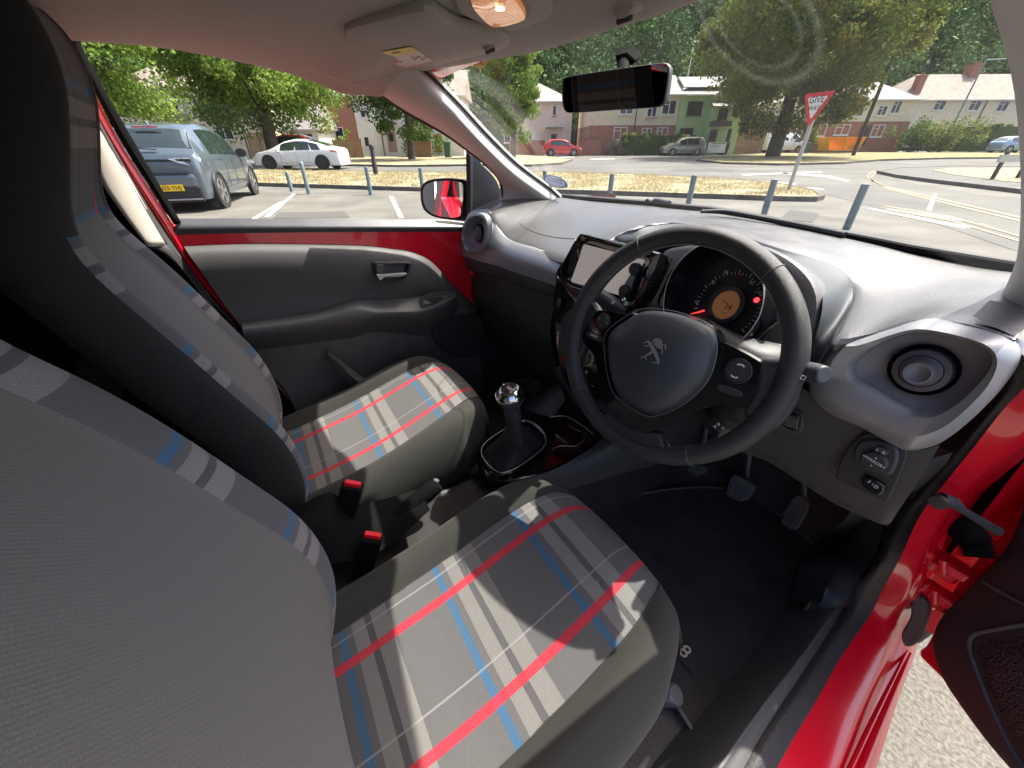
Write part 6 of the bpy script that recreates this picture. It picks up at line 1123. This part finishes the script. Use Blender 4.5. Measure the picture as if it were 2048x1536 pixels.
boxes('bay', [((hG[1](1427), -.45, hG[2](218)/2), (36/KH*49, .9, hG[2](218)))], O['greenr'], hG[0]); obj('bay_roof', ms([V((hG[1](1404), -1.2, hG[2](216))), V((hG[1](1450), -1.2, hG[2](216))), V((hG[1](1450), .3, hG[2](202))), V((hG[1](1408), .3, hG[2](202)))], [(0, 1, 2, 3)], fix=False), O['roof'], hG[0], smooth=False).modifiers.new('t', 'SOLIDIFY').thickness = .1
boxes('door_canopy', [((hG[1](1424), -1.25, hG[2](249)), (2.0, .8, .45))], O['solar'], hG[0]); sl = (hG[4]-hG[3])/4.35
ro_ = math.atan(sl); boxes('solar_panel', [((hG[1](1400), 1.7, hG[3]+1.7*sl+.42), (5.0, 2.6, .06), Matrix.Rotation(ro_, 3, 'X'))], O['solar'], hG[5])
hF = house('semi_detached_house', 'cream over brick house with dark front door behind the orange skip', 1560, 1806, 56, 0, 203, 160, 8, O['cream'], [(1680, 1706, 206, 234), (1732, 1750, 214, 233), (1757, 1774, 205, 229), (1630, 1646, 248, 272), (1664, 1692, 249, 270), (1737, 1760, 250, 274), (1714, 1734, 251, 291, 'd'), (1575, 1600, 250, 272)], lower=O['brick'], lowz=245, roof='hip')
hH = house('semi_detached_house', 'long cream house with two brick chimneys standing on higher ground at the right', 1775, 2190, 66, 1.0, 203, 150, 8, O['cream'], [(1837, 1858, 198+5, 222), (1905, 1926, 204, 223), (1960, 1980, 205, 225), (2020, 2041, 207, 226), (2090, 2110, 207, 226)], roof='hip', rmat='roofb')
tube('drainpipe', [(hH[1](1935), -.08, 0), (hH[1](1935), -.08, hH[3])], .06, O['dframe'], hH[0], n=8)
chimney(hH[0], hH[5], hH[1](1803), 1.2, hH[3]-.2, 3.0, .9); chimney(hH[0], hH[5], hH[1](1930), 4, hH[4]-.8, 1.9, 1.3); chimney(hF[0], hF[5], hF[1](1640), 4, hF[4]-.6, 1.6, 1.0); chimney(hA[0], hA[5], hA[1](330), 4, hA[4]-.6, 1.7, 1.0)
# ---- garden walls, fences, bins and other street things
def wallseg(name, label, px0, px1, dist, h, m, th=.22, z=0, cat='wall', slats=False):
    a, b = H(px0, dist, z), H(px1, dist, z); L_ = (b-a).length; o_ = empty(name, a, math.atan2((b-a).y, (b-a).x)); tag(o_, label, cat)
    if slats:
        boxes('boards', [((L_*(i+.5)/int(L_/.15), 0, h/2), (.13, .03, h)) for i in range(int(L_/.15))], m, o_); [boxes('post', [((x, .04, h/2+.05), (.1, .1, h+.1))], m, o_) for x in (0, L_/2, L_)]
    else: boxes('brickwork', [((L_/2, 0, h/2), (L_, th, h))], m, o_); boxes('coping', [((L_/2, 0, h+.03), (L_+.06, th+.08, .06))], O['kerb'], o_)
    return o_
wallseg('garden_wall', 'low brown brick garden wall in front of the dark tree', 812, 864, 42, 1.35, mat('brown_brick', (.22, .13, .075), .9, var=.2, vscale=8)); wallseg('garden_wall', 'low brick wall left of the red crossover', 1020, 1092, 48.6, 1.35, O['brick']); wallseg('garden_wall', 'brick garden wall between the red crossover and blossom shrub', 1160, 1206, 48.6, 1.5, O['brick'])
wallseg('wooden_fence', 'timber panel fence below the red brick house window', 668, 724, 41, 1.5, O['wood'], cat='fence', slats=True); wallseg('wooden_fence', 'vertical board fence right of the cream house drainpipe', 500, 545, 38, 2.0, O['wood'], cat='fence', slats=True); wallseg('wooden_fence', 'tall board fence between the green house and the big tree', 1474, 1530, 50, 2.0, O['wood'], cat='fence', slats=True)
wallseg('garden_wall', 'low grey retaining wall under the orange skip', 1625, 1722, 51, .9, O['kerb'], z=0)
def bin_(label, px, dist, c, h=1.1, z=0):
    o_ = empty('wheelie_bin', H(px, dist, z), YAW); tag(o_, label, 'bin'); rings('bin_body', [[V((x*.24, y*.27, .05)) for x, y in ((-1, -1), (1, -1), (1, 1), (-1, 1))], [V((x*.29, y*.34, h-.08)) for x, y in ((-1, -1), (1, -1), (1, 1), (-1, 1))]], c, o_, smooth=False); boxes('bin_lid', [((0, -.02, h-.04), (.62, .74, .08))], c, o_, bev=.02); tube('bin_wheel', [(-.3, .3, .1), (.3, .3, .1)], .1, O['tyre'], o_, n=16)
gb_ = mat('bin_green', (.04, .11, .06), .5); bin_('dark green wheelie bin beside the orange door', 896, 41, gb_, z=0, h=1.3); bin_('grey-green wheelie bin right of the white van', 1617, 49.5, mat('bin_grey', (.07, .10, .10), .5)); bin_('black wheelie bin by the green house wall', 1455, 47.8, O['blackpl'])
# orange skip
sk = empty('builders_skip', H(1684, 49, .35), YAW); tag(sk, 'orange metal builders skip on the bank in front of the brick house', 'skip'); sw_ = 72/KH*49/2; om = mat('orange_paint', (.75, .34, .02), .5, var=.1, vscale=3)
so_ = [[V((x*sw_*k, y*.85, z)) for x, y in ((-1, -1), (1, -1), (1, 1), (-1, 1))] for k, z in ((.80, 0), (1, 1.2), (.96, 1.2), (.78, .1))]; rings('skip_body', so_, om, sk, True, True, smooth=False); boxes('skip_rim', [((0, s*.85, 1.2), (sw_*2+.08, .09, .09)) for s in (1, -1)], om, sk)
[boxes('skip_rib', [((x*sw_*.55, -.88, .6), (.09, .05, 1.15))], om, sk) for x in (-1, 0, 1)]
# white board in front of the green house
wbd = empty('notice_board', H(1438, 47.3, .15), YAW); tag(wbd, 'white printed board leaning in front of the green house', 'board'); boxes('board_panel', [((0, 0, .55), (36/KH*47.3, .05, .95))], O['wplate'], wbd); boxes('printed_marks', [((x, -.03, z), (w_, .01, h_)) for x, z, w_, h_ in ((0, .92, 1.2, .10), (-.1, .70, 1.0, .04), (-.2, .6, .7, .04), (.72, .9, .25, .12), (-.7, .2, .15, .1), (.7, .25, .15, .12))], mat('board_print', (.25, .38, .22), .6), wbd)
# give way sign
gp = P(1577, 380, 2, .1); gw = empty('give_way_sign', gp); tag(gw, 'red and white triangular give way sign on a pale grey pole', 'road sign')
gd = (gp-CAMPOS).dot(FH); cn = (CAMPOS-gp); cn.z = 0; cn.normalize()
def gz(px, y):                                # height at which the vertical plane through the pole crosses a pixel
    q_ = PN(px, y, gp, cn); return q_-gp
tp_ = gz(1640, 184); hp = tp_.z; cn = Matrix.Rotation(math.radians(-42), 3, 'Z') @ cn; gx = V((0, 0, 1)).cross(cn); tube('pole', [V((0, 0, -.1)), V((0, 0, hp-.02))], .05, mat('pole_grey', (.42, .42, .40), .5), gw, n=14)
c_ = V((0, 0, hp-.36))+cn*.065; rS = .43
tri = lambda k, f: [c_+gx*(x*rS*k)+V((0, 0, y*rS*k+(1-k)*.11))+cn*f for x, y in ((-.98, .82), (.98, .82), (0, -.86))]
def rtri(k, f, th, m, par, nm):
    t = tri(k, f); e_ = []
    for i in range(3):
        a, b, c2 = t[i-1], t[i], t[(i+1) % 3]; e_ += [b+(a-b).normalized()*.07*k, b+(a-b).normalized()*.02+(c2-b).normalized()*.02, b+(c2-b).normalized()*.07*k]
    return prism(nm, e_, -cn*th, m, par, bev=0)
sg_ = rtri(1, 0, .01, mat('sign_red', (.62, .03, .05), .4), gw, 'sign_plate'); rtri(.66, .004, .003, O['wplate'], sg_, 'sign_face')
text('sign_text', 'GIVE', c_+V((0, 0, .20))+cn*.008, gx, (0, 0, 1), .20, O['blackpl'], sg_, ext=.001); text('sign_text', 'WAY', c_+V((0, 0, .03))+cn*.008, gx, (0, 0, 1), .14, O['blackpl'], sg_, ext=.001)
# poles
def pole(label, px, dist, h, r_, m, arm=None):
    o_ = empty('utility_pole', H(px, dist)); tag(o_, label, 'pole'); tube('shaft', [V((0, 0, -.2)), V((0, 0, h))], [r_, r_*.75], m, o_, n=12)
    if arm: tube('arm', [V((0, 0, h-.1)), V((0, 0, h))+RH*arm], .05, m, o_, n=8)
pole('tall dark timber utility pole on the verge right of the orange skip', 1720, 41, 13.5, .16, mat('dark_timber', (.07, .055, .04), .9)); pole('grey street lamp column with a short arm behind the bushes', 1893, 56, 9.0, .10, O['post'], 2.2); pole('thin grey lamp column behind the red house maple', 1353, 55, 10.5, .05, O['wframe'], .8)
# low street name board on two posts at the right edge
nb = empty('street_name_board', P(2012, 358, 2, .1), YAW+.25); tag(nb, 'low pale street name board on dark posts at the right edge', 'sign'); boxes('board', [((0, 0, .62), (1.9, .04, .22))], mat('board_back', (.42, .44, .42), .6), nb); [boxes('post', [((x, .04, .40), (.10, .08, .85))], O['blackpl'], nb) for x in (-.62, .62)]
# ---- hedges, bushes, trees
def bush(name, label, px, dist, w_, d_, h, m, n, size, seed, z=0, cat='hedge', boxy=True):
    r_ = np.random.default_rng(seed); o_ = empty(name, H(px, dist, z), YAW); tag(o_, label, cat)
    if boxy:
        c_ = np.column_stack([r_.uniform(-w_/2, w_/2, 60), r_.uniform(-d_/2, d_/2, 60), r_.uniform(.1, h-.1, 60)]); q, t_ = leafcloud([V(v) for v in c_], .35, n, size, seed, 1); q[:, 2] = np.minimum(q[:, 2], h+.05*r_.random(len(q))); boxes('stems', [((0, 0, h*.46), (w_*.97, d_*.8, h*.88))], m, o_)
    else:
        c_ = np.column_stack([r_.normal(0, w_/5, 30), r_.normal(0, d_/5, 30), np.abs(r_.normal(h*.5, h*.22, 30))]); q, t_ = leafcloud([V(v) for v in c_], w_*.16, n, size, seed, .9); tube('stems', [V((0, 0, 0)), V((.05, 0, h*.6))], .08, O['bark'], o_, n=8)
    cloudobj('foliage', q, t_, m, o_)
bush('clipped_hedge', 'long clipped green hedge behind the beige silver people carrier', 1318, 47.6, 7.6, 1.2, 2.0, O['hedge'], 16000, .14, 11); bush('flowering_shrub', 'pale flowering shrub at the left end of the clipped hedge', 1237, 47.6, 2.4, 1.4, 1.7, O['flower'], 1800, .15, 12, boxy=False, cat='shrub')
bush('garden_bush', 'dark rounded bush left of the long cream house', 1830, 54, 5, 3, 3.4, O['dark'], 3500, .22, 13, boxy=False, cat='bush'); bush('garden_bush', 'pale green spreading bush in front of the long cream house', 1890, 53, 6, 3, 3.6, O['hedge'], 3500, .22, 14, boxy=False, cat='bush'); bush('clipped_hedge', 'yellow topped garden hedge below the long cream house, by the pale blue car', 1975, 56, 8, 2, 2.9, O['hedge'], 12000, .18, 15); bush('garden_bush', 'small yellowish bush by the brick wall left of the orange skip', 1625, 52, 2, 1.4, 2.6, O['hedge'], 900, .18, 16, boxy=False, cat='bush')
bush('garden_bush', 'low green bush under the red brick house window', 690, 42, 1.6, 1.2, 1.9, O['maple'], 900, .16, 17, boxy=False, cat='bush'); bush('garden_bush', 'bushy green shrub behind the low brown brick wall', 838, 43.5, 4.5, 2, 3.4, O['dark'], 3500, .2, 18, boxy=False, cat='bush')
tree('maple_tree', H(215, 21), 5.0, 4.2, 3.6, 'bright green maple behind the grey-blue hatchback at the left', O['maple'], 36000, .16, 90, .22, 21)
tree('maple_tree', H(545, 29), 5.2, 5.4, 3.5, 'broad green maple whose dark trunk stands behind the white saloon', O['maple'], 52000, .19, 130, .36, 22)
tree('dark_tree', H(822, 36), 5.0, 4.0, 3.3, 'dark green tree in front of the white rendered cottage', O['dark'], 26000, .2, 80, .25, 23)
tree('columnar_tree', H(1028, 40), 5.9, 2.2, 4.3, 'tall narrow green tree seen past the windscreen pillar', O['maple'], 34000, .18, 110, .2, 24)
tree('chestnut_tree', H(1556, 40), 9.0, 8.4, 6.9, 'huge spreading tree with browning leaves behind the give way sign', O['autumn'], 80000, .25, 190, .5, 25)
# ---- wooded hill
hill = []
for d_, z in ((72, -.5), (80, 3), (100, 13), (130, 27), (170, 44), (230, 62)): hill.append([H(px, d_, z) for px in (-900, -400, 100, 600, 1100, 1600, 2100, 2600, 3000)])
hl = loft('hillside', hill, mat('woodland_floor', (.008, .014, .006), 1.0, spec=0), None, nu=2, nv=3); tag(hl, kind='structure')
r = random.Random(9); cs, rr = [], []
for d_ in range(74, 142, 7):
    z0 = interp([(72, 0), (80, 3), (100, 13), (130, 27), (170, 44)], d_)
    k = 0; L_ = 2.35*d_
    while k < L_:
        px = -150+2450*k/L_; c_ = H(px+r.uniform(-20, 20), d_+r.uniform(-3, 3), z0+r.uniform(4, 8)); R_ = r.uniform(2.8, 5.0)
        for _ in range(7): cs.append(c_+V((r.gauss(0, R_*.45), r.gauss(0, R_*.45), r.gauss(0, R_*.5)))); rr.append(R_*r.uniform(.35, .6))
        k += 6.0
q, t_ = leafcloud(cs, rr, 230000, .62, 31, .9); wd = cloudobj('woodland', q, t_, O['wood_']); tag(wd, 'dense dark green woodland covering the hillside behind the houses', 'woodland', kind='stuff')
# ---- showroom behind our car, seen only in the door mirror
sh = empty('showroom_building', (-14, -15, 0)); tag(sh, 'dark glazed showroom seen only reflected in the passenger door mirror', 'building'); boxes('wall', [((0, -6, 4), (60, 10, 8))], mat('dark_cladding', (.03, .03, .035), .4), sh); [boxes('column', [((x, -.6, 3.5), (.09, .09, 7))], O['wframe'], sh) for x in range(-28, 29, 7)]; boxes('fascia', [((0, -.7, 7.2), (60, .3, .3)), ((0, -.7, 4.2), (60, .3, .08))], O['wframe'], sh)
